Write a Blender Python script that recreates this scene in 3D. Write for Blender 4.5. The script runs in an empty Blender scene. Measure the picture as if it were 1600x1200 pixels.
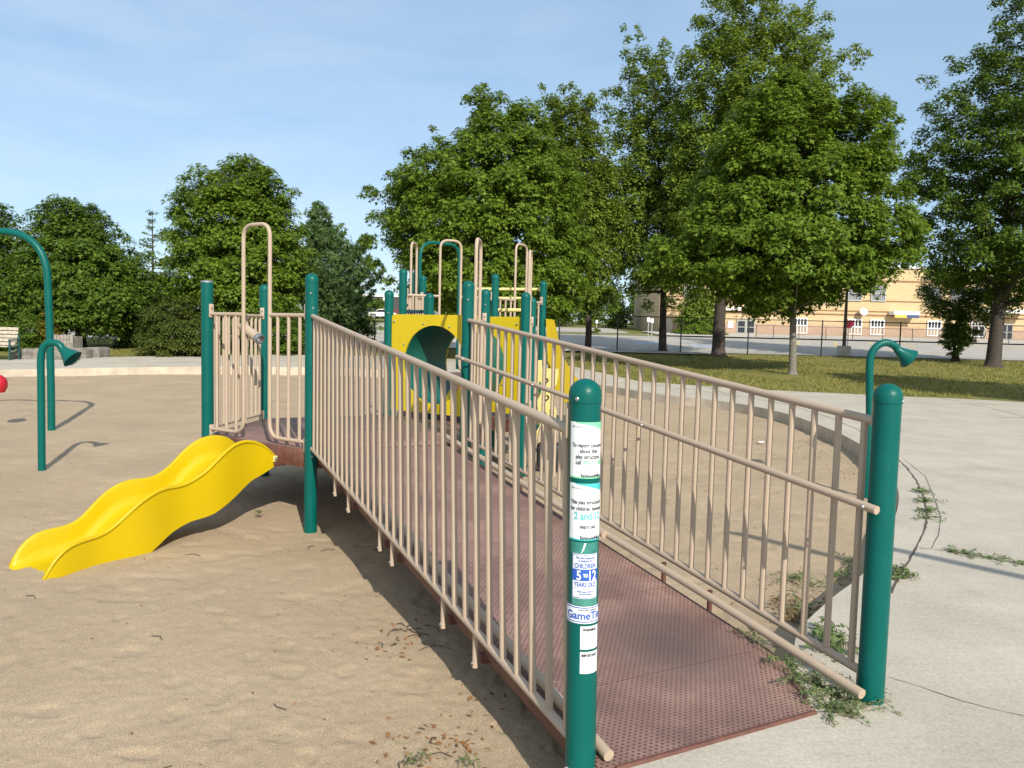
import bpy, bmesh, math, random
import numpy as np
from mathutils import Vector, Matrix
R_ = math.radians
random.seed(7); rng = np.random.default_rng(11)
scene = bpy.context.scene
COL = scene.collection

# ---------------------------------------------------------------- camera
F, PITCH, ROLL, CZ = 1206.0, R_(4.1059), R_(1.4034), 1.805
cp, sp, cr, sr = math.cos(PITCH), math.sin(PITCH), math.cos(ROLL), math.sin(ROLL)
cam_d = bpy.data.cameras.new("camera"); cam = bpy.data.objects.new("camera", cam_d); COL.objects.link(cam)
fwd = Vector((0, cp, -sp)); up0 = Vector((0, sp, cp)); rt0 = Vector((1, 0, 0))
rt = rt0 * cr + up0 * sr; up = -rt0 * sr + up0 * cr
M = Matrix((rt, up, -fwd)).transposed().to_4x4(); M.translation = (0, 0, CZ)
cam.matrix_world = M
cam_d.sensor_fit = 'HORIZONTAL'; cam_d.sensor_width = 36.0; cam_d.lens = 36.0 * F / 1600.0
cam_d.clip_start = 0.05; cam_d.clip_end = 2000
scene.camera = cam

# ---------------------------------------------------------------- sun, sky, exposure
SUN_EL, SUN_AZ = R_(33.0), R_(160.0)          # azimuth clockwise from +Y
sdir = Vector((math.sin(SUN_AZ) * math.cos(SUN_EL), math.cos(SUN_AZ) * math.cos(SUN_EL), math.sin(SUN_EL)))
sl = bpy.data.lights.new("sun", 'SUN'); sl.energy = 4.6; sl.angle = R_(0.53); sl.color = (1.0, 0.935, 0.83)
so = bpy.data.objects.new("sun", sl); COL.objects.link(so)
so.rotation_euler = sdir.to_track_quat('Z', 'Y').to_euler(); so.location = (0, 0, 40)
world = bpy.data.worlds.new("World"); scene.world = world; world.use_nodes = True
wn, wl = world.node_tree.nodes, world.node_tree.links
wn.clear()
sky = wn.new('ShaderNodeTexSky'); sky.sky_type = 'NISHITA'; sky.sun_disc = False
sky.sun_elevation = SUN_EL; sky.sun_rotation = SUN_AZ
sky.air_density = 1.0; sky.dust_density = 0.3; sky.ozone_density = 2.6
tc = wn.new('ShaderNodeTexCoord'); mp = wn.new('ShaderNodeMapping'); mp.inputs['Scale'].default_value = (1.2, 1.6, 4.5)
mp.inputs['Location'].default_value = (0.35, 0.1, 0.3)
nz = wn.new('ShaderNodeTexNoise'); nz.inputs['Scale'].default_value = 2.6; nz.inputs['Detail'].default_value = 7; nz.inputs['Roughness'].default_value = 0.55
nz.inputs['Distortion'].default_value = 0.5
rp = wn.new('ShaderNodeValToRGB'); rp.color_ramp.elements[0].position = 0.36; rp.color_ramp.elements[1].position = 0.84
rp.color_ramp.elements[0].color = (0.0, 0.0, 0.0, 1); rp.color_ramp.elements[1].color = (0.34, 0.34, 0.34, 1)
# thin high cloud is thicker to the left of the view (-X)
sepx = wn.new('ShaderNodeSeparateXYZ'); mr = wn.new('ShaderNodeMapRange')
mr.inputs['From Min'].default_value = 0.45; mr.inputs['From Max'].default_value = -0.55
mr.inputs['To Min'].default_value = 0.3; mr.inputs['To Max'].default_value = 1.1
mu = wn.new('ShaderNodeMath'); mu.operation = 'MULTIPLY'
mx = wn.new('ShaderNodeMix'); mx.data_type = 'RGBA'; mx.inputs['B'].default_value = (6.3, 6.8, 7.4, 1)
bg = wn.new('ShaderNodeBackground'); bg.inputs['Strength'].default_value = 0.122
wo = wn.new('ShaderNodeOutputWorld')
wl.new(tc.outputs['Generated'], mp.inputs['Vector']); wl.new(mp.outputs['Vector'], nz.inputs['Vector'])
wl.new(nz.outputs['Fac'], rp.inputs['Fac']); wl.new(tc.outputs['Generated'], sepx.inputs['Vector'])
wl.new(sepx.outputs['X'], mr.inputs['Value']); wl.new(rp.outputs['Color'], mu.inputs[0]); wl.new(mr.outputs['Result'], mu.inputs[1])
mb_ = wn.new('ShaderNodeMapRange'); mb_.inputs['From Min'].default_value = 0.15; mb_.inputs['From Max'].default_value = -0.5; mb_.inputs['To Min'].default_value = 0.0; mb_.inputs['To Max'].default_value = 0.75  # added unseen pale cloud behind the viewer, whitens the blue sky fill
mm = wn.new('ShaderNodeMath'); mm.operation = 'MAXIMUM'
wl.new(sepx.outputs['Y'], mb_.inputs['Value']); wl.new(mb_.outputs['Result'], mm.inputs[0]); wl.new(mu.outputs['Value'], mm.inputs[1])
vl = wn.new('ShaderNodeMix'); vl.data_type = 'RGBA'; vl.inputs['Factor'].default_value = 0.55; vl.inputs['B'].default_value = (2.9, 4.2, 5.7, 1)
wl.new(sky.outputs['Color'], vl.inputs['A'])
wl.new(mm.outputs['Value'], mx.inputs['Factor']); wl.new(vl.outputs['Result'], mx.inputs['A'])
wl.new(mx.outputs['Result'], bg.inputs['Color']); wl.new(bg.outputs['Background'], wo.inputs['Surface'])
scene.view_settings.view_transform = 'Standard'; scene.view_settings.look = 'None'
scene.view_settings.exposure = 0.36; scene.view_settings.gamma = 1.0
scene.render.engine = 'CYCLES'
scene.cycles.max_bounces = 6; scene.cycles.transparent_max_bounces = 12
scene.cycles.diffuse_bounces = 3; scene.cycles.glossy_bounces = 2; scene.cycles.transmission_bounces = 3

# ---------------------------------------------------------------- measuring helpers
def ray(x, y):
    a = (x - 800) / F; b = -(y - 600) / F
    X = a * cr - b * sr; U = a * sr + b * cr
    return Vector((X, cp + U * sp, -sp + U * cp))
def at(x, y, Y):
    r = ray(x, y); t = Y / r.y
    return Vector((r.x * t, Y, CZ + r.z * t))
def gz(x, y, z):
    r = ray(x, y); t = (z - CZ) / r.z
    return Vector((r.x * t, r.y * t, z))
def hgt(y):
    t = min(y, 135.0) - 25.0
    return 0.03 * ((t + math.sqrt(t * t + 16)) / 2) - 0.002
def hgt_np(y):
    t = np.minimum(y, 135.0) - 25.0
    return 0.03 * ((t + np.sqrt(t * t + 16)) / 2) - 0.002
def gt(x, y):                                  # where a sight line meets the terrain
    r = ray(x, y); lo, hi = 1.0, 300.0
    f = lambda Y: CZ + r.z * Y / r.y - hgt(Y)
    for k in range(60):
        m = (lo + hi) / 2
        if f(m) > 0: lo = m
        else: hi = m
    return at(x, y, lo)
SAND = -0.22
UX = Vector((-math.sin(.4698), math.cos(.4698), 0)); VX = Vector((math.cos(.4698), math.sin(.4698), 0)); ZX = Vector((0, 0, 1))
NP = Vector((.312, 3.099, 0))                  # foot of the nearest ramp post
RW, RL = 1.636, 5.085                          # ramp width and length
def rp_(S, v, z): return NP + UX * S + VX * v + ZX * z

# ---------------------------------------------------------------- materials
def mat(name, col, rough=0.6, metal=0.0, var=0.0, vscale=8.0, col2=None, bump=0.0, bscale=60.0, coat=0.0, spec=None, detail=4.0):
    m = bpy.data.materials.new(name); m.use_nodes = True
    n, l = m.node_tree.nodes, m.node_tree.links
    b = n['Principled BSDF']; b.inputs['Roughness'].default_value = rough; b.inputs['Metallic'].default_value = metal
    b.inputs['Base Color'].default_value = (*col, 1)
    if coat: b.inputs['Coat Weight'].default_value = coat; b.inputs['Coat Roughness'].default_value = 0.15
    if spec is not None: b.inputs['Specular IOR Level'].default_value = spec
    t = None
    if var or col2 or bump:
        t = n.new('ShaderNodeTexCoord')
    if var or col2:
        z = n.new('ShaderNodeTexNoise'); z.inputs['Scale'].default_value = vscale; z.inputs['Detail'].default_value = detail
        z.inputs['Roughness'].default_value = 0.6
        x = n.new('ShaderNodeMix'); x.data_type = 'RGBA'
        c2 = col2 if col2 else tuple(c * (1 - var) for c in col)
        c1 = col if col2 else tuple(min(1, c * (1 + var)) for c in col)
        x.inputs['A'].default_value = (*c1, 1); x.inputs['B'].default_value = (*c2, 1)
        r = n.new('ShaderNodeValToRGB'); r.color_ramp.elements[0].position = 0.35; r.color_ramp.elements[1].position = 0.65
        l.new(t.outputs['Object'], z.inputs['Vector']); l.new(z.outputs['Fac'], r.inputs['Fac'])
        l.new(r.outputs['Color'], x.inputs['Factor']); l.new(x.outputs['Result'], b.inputs['Base Color'])
    if bump:
        z2 = n.new('ShaderNodeTexNoise'); z2.inputs['Scale'].default_value = bscale; z2.inputs['Detail'].default_value = 3
        bm = n.new('ShaderNodeBump'); bm.inputs['Strength'].default_value = bump; bm.inputs['Distance'].default_value = 0.01
        l.new(t.outputs['Object'], z2.inputs['Vector']); l.new(z2.outputs['Fac'], bm.inputs['Height']); l.new(bm.outputs['Normal'], b.inputs['Normal'])
    return m

def worn(name, col, dirt, rough, coat, amount=0.25, scale=5.0, chip=None, chip_lo=.70):
    """powder coat: slight fading, fine grime specks and a few scuffs"""
    m = mat(name, col, rough, var=0.0, coat=coat)
    n, l = m.node_tree.nodes, m.node_tree.links; b = n['Principled BSDF']
    t = n.new('ShaderNodeTexCoord')
    z = n.new('ShaderNodeTexNoise'); z.inputs['Scale'].default_value = scale; z.inputs['Detail'].default_value = 8; z.inputs['Roughness'].default_value = 0.68
    r = n.new('ShaderNodeValToRGB'); r.color_ramp.elements[0].position = 0.45; r.color_ramp.elements[1].position = 0.75
    r.color_ramp.elements[1].color = (amount, amount, amount, 1)
    x = n.new('ShaderNodeMix'); x.data_type = 'RGBA'; x.inputs['A'].default_value = (*col, 1); x.inputs['B'].default_value = (*dirt, 1)
    z2 = n.new('ShaderNodeTexNoise'); z2.inputs['Scale'].default_value = 34; z2.inputs['Detail'].default_value = 5
    r2 = n.new('ShaderNodeValToRGB'); r2.color_ramp.elements[0].position = 0.66; r2.color_ramp.elements[1].position = 0.74
    r2.color_ramp.elements[1].color = (0.5, 0.5, 0.5, 1)
    ad = n.new('ShaderNodeMath'); ad.operation = 'MAXIMUM'
    l.new(t.outputs['Object'], z.inputs['Vector']); l.new(t.outputs['Object'], z2.inputs['Vector'])
    l.new(z.outputs['Fac'], r.inputs['Fac']); l.new(z2.outputs['Fac'], r2.inputs['Fac'])
    l.new(r.outputs['Color'], ad.inputs[0]); l.new(r2.outputs['Color'], ad.inputs[1])
    l.new(ad.outputs['Value'], x.inputs['Factor']); last = x.outputs['Result']
    if chip:
        mc = n.new('ShaderNodeMapping'); mc.inputs['Scale'].default_value = (1.0, 1.0, .35); mc.inputs['Rotation'].default_value = (.3, .2, .4)
        z3 = n.new('ShaderNodeTexNoise'); z3.inputs['Scale'].default_value = 42; z3.inputs['Detail'].default_value = 4; z3.inputs['Roughness'].default_value = .7
        r3 = n.new('ShaderNodeValToRGB'); r3.color_ramp.elements[0].position = chip_lo; r3.color_ramp.elements[1].position = chip_lo + .02; r3.color_ramp.elements[1].color = (.8, .8, .8, 1)
        x3 = n.new('ShaderNodeMix'); x3.data_type = 'RGBA'; x3.inputs['B'].default_value = (*chip, 1)
        l.new(t.outputs['Object'], mc.inputs['Vector']); l.new(mc.outputs['Vector'], z3.inputs['Vector']); l.new(z3.outputs['Fac'], r3.inputs['Fac']); l.new(last, x3.inputs['A']); l.new(r3.outputs['Color'], x3.inputs['Factor']); last = x3.outputs['Result']
    l.new(last, b.inputs['Base Color'])
    mr_ = n.new('ShaderNodeMapRange'); mr_.inputs['To Min'].default_value = rough - 0.05; mr_.inputs['To Max'].default_value = rough + 0.2
    l.new(z.outputs['Fac'], mr_.inputs['Value']); l.new(mr_.outputs['Result'], b.inputs['Roughness'])
    return m

GREEN = worn('green_paint', (0.0003, 0.088, 0.074), (0.003, 0.115, 0.096), 0.3, 0.0, 0.35, chip=(.22, .36, .33), chip_lo=.735)
GREEN.node_tree.nodes['Principled BSDF'].inputs['Specular IOR Level'].default_value = 0.22
BEIGE = worn('beige_paint', (0.40, 0.312, 0.228), (0.26, 0.20, 0.145), 0.5, 0.0, 0.3, chip=(.15, .085, .05), chip_lo=.72)
YELLOW = worn('yellow_plastic', (0.485, 0.345, 0.0008), (0.41, 0.28, 0.003), 0.36, 0.05, 0.25, 3.0, chip=(.62, .52, .16), chip_lo=.70)
YELLOW.node_tree.nodes['Principled BSDF'].inputs['Specular IOR Level'].default_value = 0.3
YPANEL = worn('yellow_panel', (0.56, 0.42, 0.002), (0.45, 0.33, 0.012), 0.5, 0.0, 0.25, 4.0)
PALE = mat('pale_yellow', (0.68, 0.58, 0.22), 0.5, var=0.08, vscale=9)
BROWN = mat('brown_coating', (0.115, 0.045, 0.03), 0.55, var=0.25, vscale=14)
STEEL = mat('steel', (0.42, 0.42, 0.42), 0.42, 0.9)
WHITE = mat('white_vinyl', (0.72, 0.74, 0.75), 0.4, var=0.04, vscale=20)
BLACK = mat('black_rubber', (0.015, 0.015, 0.016), 0.6)
INK = mat('black_ink', (0.035, 0.04, 0.045), 0.5)
BLUE = mat('blue_ink', (0.02, 0.09, 0.42), 0.5)
TEAL = mat('teal_ink', (0.06, 0.46, 0.46), 0.5)
MINT = mat('mint_ink', (0.20, 0.60, 0.34), 0.5)
RED = mat('red_plastic', (0.42, 0.01, 0.02), 0.35)
TUNNEL = mat('green_plastic', (0.004, 0.10, 0.075), 0.35, var=0.1, vscale=5)
DTEAL = mat('dark_teal', (0.01, 0.05, 0.06), 0.5)

def deck_mat():
    """vinyl-dipped perforated steel deck: punched oval holes in staggered rows, dust patches"""
    m = bpy.data.materials.new('perforated_deck'); m.use_nodes = True
    n, l = m.node_tree.nodes, m.node_tree.links; b = n['Principled BSDF']; b.inputs['Roughness'].default_value = 0.6
    uv = n.new('ShaderNodeUVMap'); s = n.new('ShaderNodeSeparateXYZ'); l.new(uv.outputs['UV'], s.inputs['Vector'])
    def mth(op, a, bb=None):
        k = n.new('ShaderNodeMath'); k.operation = op
        for i, v in enumerate((a, bb)):
            if v is None: continue
            if isinstance(v, (int, float)): k.inputs[i].default_value = v
            else: l.new(v, k.inputs[i])
        return k.outputs['Value']
    px, py = 0.031, 0.0185
    vv = mth('DIVIDE', s.outputs['Y'], py); row = mth('FLOOR', vv); odd = mth('MODULO', row, 2.0)
    uu = mth('ADD', mth('DIVIDE', s.outputs['X'], px), mth('MULTIPLY', odd, 0.5))
    du = mth('MULTIPLY', mth('SUBTRACT', mth('FRACT', uu), 0.5), px); dv = mth('MULTIPLY', mth('SUBTRACT', mth('FRACT', vv), 0.5), py)
    rr = mth('SQRT', mth('ADD', mth('POWER', mth('MULTIPLY', du, 0.75), 2.0), mth('POWER', mth('MULTIPLY', dv, 1.25), 2.0)))
    hole = mth('LESS_THAN', rr, 0.0052)
    t = n.new('ShaderNodeTexCoord')
    z = n.new('ShaderNodeTexNoise'); z.inputs['Scale'].default_value = 1.7; z.inputs['Detail'].default_value = 8; z.inputs['Roughness'].default_value = 0.65
    l.new(t.outputs['Object'], z.inputs['Vector'])
    r = n.new('ShaderNodeValToRGB'); e = r.color_ramp.elements
    e[0].position = 0.34; e[0].color = (0.155, 0.090, 0.074, 1); e[1].position = 0.66; e[1].color = (0.30, 0.178, 0.142, 1)
    l.new(z.outputs['Fac'], r.inputs['Fac'])
    dz_ = n.new('ShaderNodeTexNoise'); dz_.inputs['Scale'].default_value = 3.4; dz_.inputs['Detail'].default_value = 9; dz_.inputs['Roughness'].default_value = .75
    l.new(t.outputs['Object'], dz_.inputs['Vector']); dr = n.new('ShaderNodeValToRGB'); dr.color_ramp.elements[0].position = .52; dr.color_ramp.elements[1].position = .72; dr.color_ramp.elements[1].color = (.2, .2, .2, 1); l.new(dz_.outputs['Fac'], dr.inputs['Fac'])
    dm = n.new('ShaderNodeMix'); dm.data_type = 'RGBA'; dm.inputs['B'].default_value = (.40, .32, .24, 1); l.new(r.outputs['Color'], dm.inputs['A']); l.new(dr.outputs['Color'], dm.inputs['Factor'])
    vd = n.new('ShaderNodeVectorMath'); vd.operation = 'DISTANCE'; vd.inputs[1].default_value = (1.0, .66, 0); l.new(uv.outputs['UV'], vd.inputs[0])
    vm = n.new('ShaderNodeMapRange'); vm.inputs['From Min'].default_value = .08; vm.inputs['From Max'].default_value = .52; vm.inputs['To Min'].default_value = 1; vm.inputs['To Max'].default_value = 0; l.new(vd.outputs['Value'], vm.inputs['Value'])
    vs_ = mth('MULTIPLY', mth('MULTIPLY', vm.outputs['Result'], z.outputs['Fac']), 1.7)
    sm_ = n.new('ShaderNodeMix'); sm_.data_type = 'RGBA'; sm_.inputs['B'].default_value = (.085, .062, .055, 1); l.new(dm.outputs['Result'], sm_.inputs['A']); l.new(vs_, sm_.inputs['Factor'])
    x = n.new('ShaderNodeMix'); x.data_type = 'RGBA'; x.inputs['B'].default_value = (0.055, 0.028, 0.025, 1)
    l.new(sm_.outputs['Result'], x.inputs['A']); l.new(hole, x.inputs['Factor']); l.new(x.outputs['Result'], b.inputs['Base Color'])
    bm = n.new('ShaderNodeBump'); bm.inputs['Strength'].default_value = 0.4; bm.inputs['Distance'].default_value = 0.004; bm.invert = True
    l.new(hole, bm.inputs['Height']); l.new(bm.outputs['Normal'], b.inputs['Normal'])
    return m
DECK = deck_mat()

def leaf_mat(name, c1, c2, trans=0.35, yellow=None):
    m = bpy.data.materials.new(name); m.use_nodes = True
    n, l = m.node_tree.nodes, m.node_tree.links; b = n['Principled BSDF']; out = n['Material Output']
    g = n.new('ShaderNodeNewGeometry'); r = n.new('ShaderNodeValToRGB')
    r.color_ramp.elements[0].color = (*c1, 1); r.color_ramp.elements[1].color = (*c2, 1)
    if yellow:
        k = r.color_ramp.elements.new(0.97); k.color = (*c2, 1); r.color_ramp.elements[-1].color = (*yellow, 1)
    l.new(g.outputs['Random Per Island'], r.inputs['Fac']); l.new(r.outputs['Color'], b.inputs['Base Color'])
    b.inputs['Roughness'].default_value = 0.5; b.inputs['Specular IOR Level'].default_value = 0.18
    t = n.new('ShaderNodeBsdfTranslucent'); hs = n.new('ShaderNodeHueSaturation'); hs.inputs['Value'].default_value = 1.5; hs.inputs['Hue'].default_value = 0.485
    l.new(r.outputs['Color'], hs.inputs['Color']); l.new(hs.outputs['Color'], t.inputs['Color'])
    x = n.new('ShaderNodeMixShader'); x.inputs['Fac'].default_value = trans
    l.new(b.outputs['BSDF'], x.inputs[1]); l.new(t.outputs['BSDF'], x.inputs[2]); l.new(x.outputs['Shader'], out.inputs['Surface'])
    return m
MAPLE = leaf_mat('maple_leaves', (0.056, 0.112, 0.010), (0.175, 0.255, 0.026), 0.34)
MAPLE_D = leaf_mat('dark_maple_leaves', (0.042, 0.090, 0.010), (0.130, 0.200, 0.024), 0.32)
MAPLE_L = leaf_mat('light_maple_leaves', (0.080, 0.140, 0.016), (0.210, 0.280, 0.038), 0.36)
PINE = leaf_mat('pine_needles', (0.045, 0.10, 0.028), (0.14, 0.21, 0.07), 0.25)
BUSHL = leaf_mat('bush_leaves', (0.04, 0.07, 0.012), (0.10, 0.12, 0.02), 0.25)
WEEDL = leaf_mat('weed_leaves', (0.075, 0.13, 0.04), (0.19, 0.25, 0.10), 0.3)
DRYL = leaf_mat('dry_leaves', (0.16, 0.08, 0.03), (0.30, 0.17, 0.08), 0.1)
GRASSB = leaf_mat('grass_blades', (0.12, 0.14, 0.026), (0.32, 0.27, 0.085), 0.25)
BARK = mat('bark', (0.075, 0.058, 0.045), 0.9, col2=(0.028, 0.022, 0.018), vscale=14, bump=0.8, bscale=26)
BARK_G = mat('grey_bark', (0.24, 0.22, 0.18), 0.9, col2=(0.10, 0.09, 0.075), vscale=16, bump=0.7, bscale=30)

# ---------------------------------------------------------------- mesh builder
ORIG = {}
def tube_frames(path):
    P = [Vector(p) for p in path]; fr = []
    t0 = (P[1] - P[0]).normalized(); a = Vector((0, 0, 1)) if abs(t0.z) < 0.9 else Vector((1, 0, 0))
    n = (a - t0 * a.dot(t0)).normalized()
    for i, p in enumerate(P):
        if i == 0: t = t0
        elif i == len(P) - 1: t = (P[i] - P[i - 1]).normalized()
        else: t = ((P[i + 1] - P[i]).normalized() + (P[i] - P[i - 1]).normalized()).normalized()
        n = (n - t * n.dot(t)).normalized(); fr.append((p, n, t.cross(n)))
    return fr
class MB:
    def __init__(s): s.v = []; s.f = []; s.m = []; s.uv = {}
    def add(s, vs, fs, mi=0):
        o = len(s.v); s.v += [tuple(v) for v in vs]
        for f in fs: s.f.append(tuple(i + o for i in f)); s.m.append(mi)
        return s
    def tube(s, path, r, n=12, mi=0, cap=True):
        fr = tube_frames(path); vs = []; fs = []
        for i, (p, a, b) in enumerate(fr):
            q = r[i] if isinstance(r, (list, tuple)) else r
            for k in range(n):
                t = 2 * math.pi * k / n; vs.append(p + a * (q * math.cos(t)) + b * (q * math.sin(t)))
        for i in range(len(fr) - 1):
            for k in range(n):
                k2 = (k + 1) % n; fs.append((i * n + k, i * n + k2, (i + 1) * n + k2, (i + 1) * n + k))
        if cap: fs.append(tuple(reversed(range(n)))); fs.append(tuple(range((len(fr) - 1) * n, len(fr) * n)))
        return s.add(vs, fs, mi)
    def box(s, c, sx, sy, sz, X=(1, 0, 0), Y=(0, 1, 0), Z=(0, 0, 1), mi=0, bev=0.0):
        c, X, Y, Z = Vector(c), Vector(X), Vector(Y), Vector(Z)
        if bev <= 0:
            vs = [c + X * (sx / 2 * i) + Y * (sy / 2 * j) + Z * (sz / 2 * k) for k in (-1, 1) for j in (-1, 1) for i in (-1, 1)]
            return s.add(vs, [(0, 2, 3, 1), (4, 5, 7, 6), (0, 1, 5, 4), (2, 6, 7, 3), (0, 4, 6, 2), (1, 3, 7, 5)], mi)
        bm = bmesh.new(); bmesh.ops.create_cube(bm, size=1.0)
        for v in bm.verts: v.co = Vector((v.co.x * sx, v.co.y * sy, v.co.z * sz))
        bmesh.ops.bevel(bm, geom=bm.edges[:], offset=bev, segments=2, affect='EDGES', profile=0.5)
        bm.verts.index_update()
        vs = [c + X * v.co.x + Y * v.co.y + Z * v.co.z for v in bm.verts]; fs = [tuple(v.index for v in f.verts) for f in bm.faces]
        bm.free(); return s.add(vs, fs, mi)
    def lathe(s, prof, n=20, o=(0, 0, 0), X=(1, 0, 0), Y=(0, 1, 0), Z=(0, 0, 1), mi=0):
        o, X, Y, Z = Vector(o), Vector(X), Vector(Y), Vector(Z); vs = []; fs = []
        for r, z in prof:
            for k in range(n):
                t = 2 * math.pi * k / n; vs.append(o + X * (r * math.cos(t)) + Y * (r * math.sin(t)) + Z * z)
        for i in range(len(prof) - 1):
            for k in range(n):
                k2 = (k + 1) % n; fs.append((i * n + k, i * n + k2, (i + 1) * n + k2, (i + 1) * n + k))
        fs.append(tuple(reversed(range(n)))); fs.append(tuple(range((len(prof) - 1) * n, len(prof) * n)))
        return s.add(vs, fs, mi)
    def prism(s, poly, dz=None, dvec=None, mi=0):
        """closed polygon (3-D points) extruded along a vector"""
        d = Vector(dvec) if dvec is not None else Vector((0, 0, dz)); n = len(poly)
        vs = [Vector(p) for p in poly] + [Vector(p) + d for p in poly]
        fs = [tuple(reversed(range(n))), tuple(range(n, 2 * n))] + [(i, (i + 1) % n, n + (i + 1) % n, n + i) for i in range(n)]
        return s.add(vs, fs, mi)
    def build(s, name, mats, parent=None, origin=None, smooth=40, fix=True):
        o = Vector(origin) if origin is not None else (ORIG[parent.name] if parent else Vector((0, 0, 0)))
        me = bpy.data.meshes.new(name)
        me.from_pydata([tuple(Vector(v) - o) for v in s.v], [], s.f)
        ms = mats if isinstance(mats, (list, tuple)) else [mats]
        for m in ms: me.materials.append(m)
        if len(ms) > 1: me.polygons.foreach_set('material_index', s.m)
        if fix:
            bm = bmesh.new(); bm.from_mesh(me); bmesh.ops.recalc_face_normals(bm, faces=bm.faces); bm.to_mesh(me); bm.free()
        if smooth:
            me.polygons.foreach_set('use_smooth', [True] * len(me.polygons)); me.set_sharp_from_angle(angle=R_(smooth))
        ob = bpy.data.objects.new(name, me); COL.objects.link(ob)
        if parent: ob.parent = parent; ORIG[ob.name] = o
        else: ob.location = o; ORIG[ob.name] = o
        return ob
def tag(o, label=None, cat=None, group=None, kind=None):
    if label: o['label'] = label
    if cat: o['category'] = cat
    if group: o['group'] = group
    if kind: o['kind'] = kind
    return o
def thing(name, loc, label, cat, group=None):
    o = bpy.data.objects.new(name, None); o.empty_display_size = 0.2; COL.objects.link(o); o.location = loc
    ORIG[o.name] = Vector(loc); return tag(o, label, cat, group)
def copy_at(src, parent, matrix):
    """a copy of a mesh child (world matrix given); parent chain has no rotation"""
    c = src.copy(); COL.objects.link(c); c.parent = parent
    m = matrix.copy(); m.translation = m.translation - ORIG[parent.name]; c.matrix_local = m
    return c
def arc(p0, c, p1, n=8):
    """quadratic bend from p0 to p1 round corner c"""
    p0, c, p1 = Vector(p0), Vector(c), Vector(p1)
    return [p0 * (1 - t) ** 2 + c * (2 * t * (1 - t)) + p1 * t ** 2 for t in [i / n for i in range(n + 1)]]
def np_mesh(name, V, sizes, mats, parent=None, origin=(0, 0, 0), smooth=False, idx=None):
    me = bpy.data.meshes.new(name); V = np.asarray(V, dtype=np.float32) - np.array(origin, dtype=np.float32)
    me.vertices.add(len(V)); me.vertices.foreach_set('co', V.ravel())
    L = int(np.sum(sizes)); me.loops.add(L); me.loops.foreach_set('vertex_index', np.arange(L, dtype=np.int32) if idx is None else idx.astype(np.int32).ravel())
    me.polygons.add(len(sizes)); st = np.concatenate([[0], np.cumsum(sizes)[:-1]]).astype(np.int32)
    me.polygons.foreach_set('loop_start', st)
    me.update(calc_edges=True)
    if smooth: me.polygons.foreach_set('use_smooth', np.ones(len(sizes), dtype=bool))
    for m in (mats if isinstance(mats, (list, tuple)) else [mats]): me.materials.append(m)
    ob = bpy.data.objects.new(name, me); COL.objects.link(ob)
    if parent: ob.parent = parent
    else: ob.location = origin
    ORIG[ob.name] = Vector(origin); return ob

def vnoise(x, y, seed=0):
    """cheap smooth value noise, numpy"""
    r = np.random.default_rng(seed); T = r.random((256, 256))
    xi = np.floor(x).astype(int); yi = np.floor(y).astype(int); fx = x - xi; fy = y - yi
    fx = fx * fx * (3 - 2 * fx); fy = fy * fy * (3 - 2 * fy)
    g = lambda a, b: T[a % 256, b % 256]
    return (g(xi, yi) * (1 - fx) + g(xi + 1, yi) * fx) * (1 - fy) + (g(xi, yi + 1) * (1 - fx) + g(xi + 1, yi + 1) * fx) * fy

# ================================================================ THE SETTING
# rim of the sand pit (clockwise from the ramp foot)
pit_right = [(0.25, 3.06), (.82, 3.36), (1.36, 3.66), (1.58, 4.12), (1.80, 4.62), (2.25, 5.22), (2.80, 5.90), (3.65, 7.25), (4.55, 8.92), (5.30, 10.8), (5.88, 12.9), (6.2, 15.0), (6.31, 17.6), (5.95, 19.6), (5.3, 20.8), (4.6, 21.6), (3.8, 23.0), (2.95, 24.9), (1.0, 27.4)]
pl = [gz(x, y, 0) for x, y in [(600, 577), (430, 573), (300, 572), (150, 572), (0, 575)]]
pit_left = [(-2.5, 28.6), (-6.0, 29.2), (-9.5, 29.0), (-12.5, 27.9), (-14.8, 26.5), (-17.2, 24.4), (-20.5, 19), (-21.5, 12), (-19, 6), (-13, 1.5), (-6.5, -.3), (-2.5, .6), (-.8, 1.9)]
pit = pit_right + pit_left
def smooth_loop(P, n=6):
    out = []; N = len(P)
    for i in range(N):
        p0, p1, p2, p3 = [np.array(P[(i + k - 1) % N]) for k in range(4)]
        for t in [j / n for j in range(n)]:
            out.append(.5 * ((2 * p1) + (-p0 + p2) * t + (2 * p0 - 5 * p1 + 4 * p2 - p3) * t * t + (-p0 + 3 * p1 - 3 * p2 + p3) * t ** 3))
    return [tuple(p) for p in out]
pit_s = smooth_loop(pit)
# outer edge of the concrete
outer_back = [tuple(gt(x, y)[:2]) for x, y in [(0, 562), (80, 560), (150, 558), (300, 555.5), (430, 554), (600, 556)]]
outer_back += [(0.5, 34.5), (2.6, 33.0)] + [tuple(gt(x, y)[:2]) for x, y in [(1000, 596), (1100, 603), (1200, 609.5), (1300, 614), (1400, 619), (1500, 623), (1600, 628)]]
outer = [(-27, 20)] + outer_back + [(24, 20.5), (30, 17), (30, -12), (-30, -12), (-30, 8)]

def in_poly(px, py, poly):
    px = np.asarray(px); py = np.asarray(py); c = np.zeros(px.shape, bool); n = len(poly); j = n - 1
    for i in range(n):
        xi, yi = poly[i]; xj, yj = poly[j]
        m = ((yi > py) != (yj > py)) & (px < (xj - xi) * (py - yi) / (yj - yi + 1e-12) + xi); c ^= m; j = i
    return c

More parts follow.
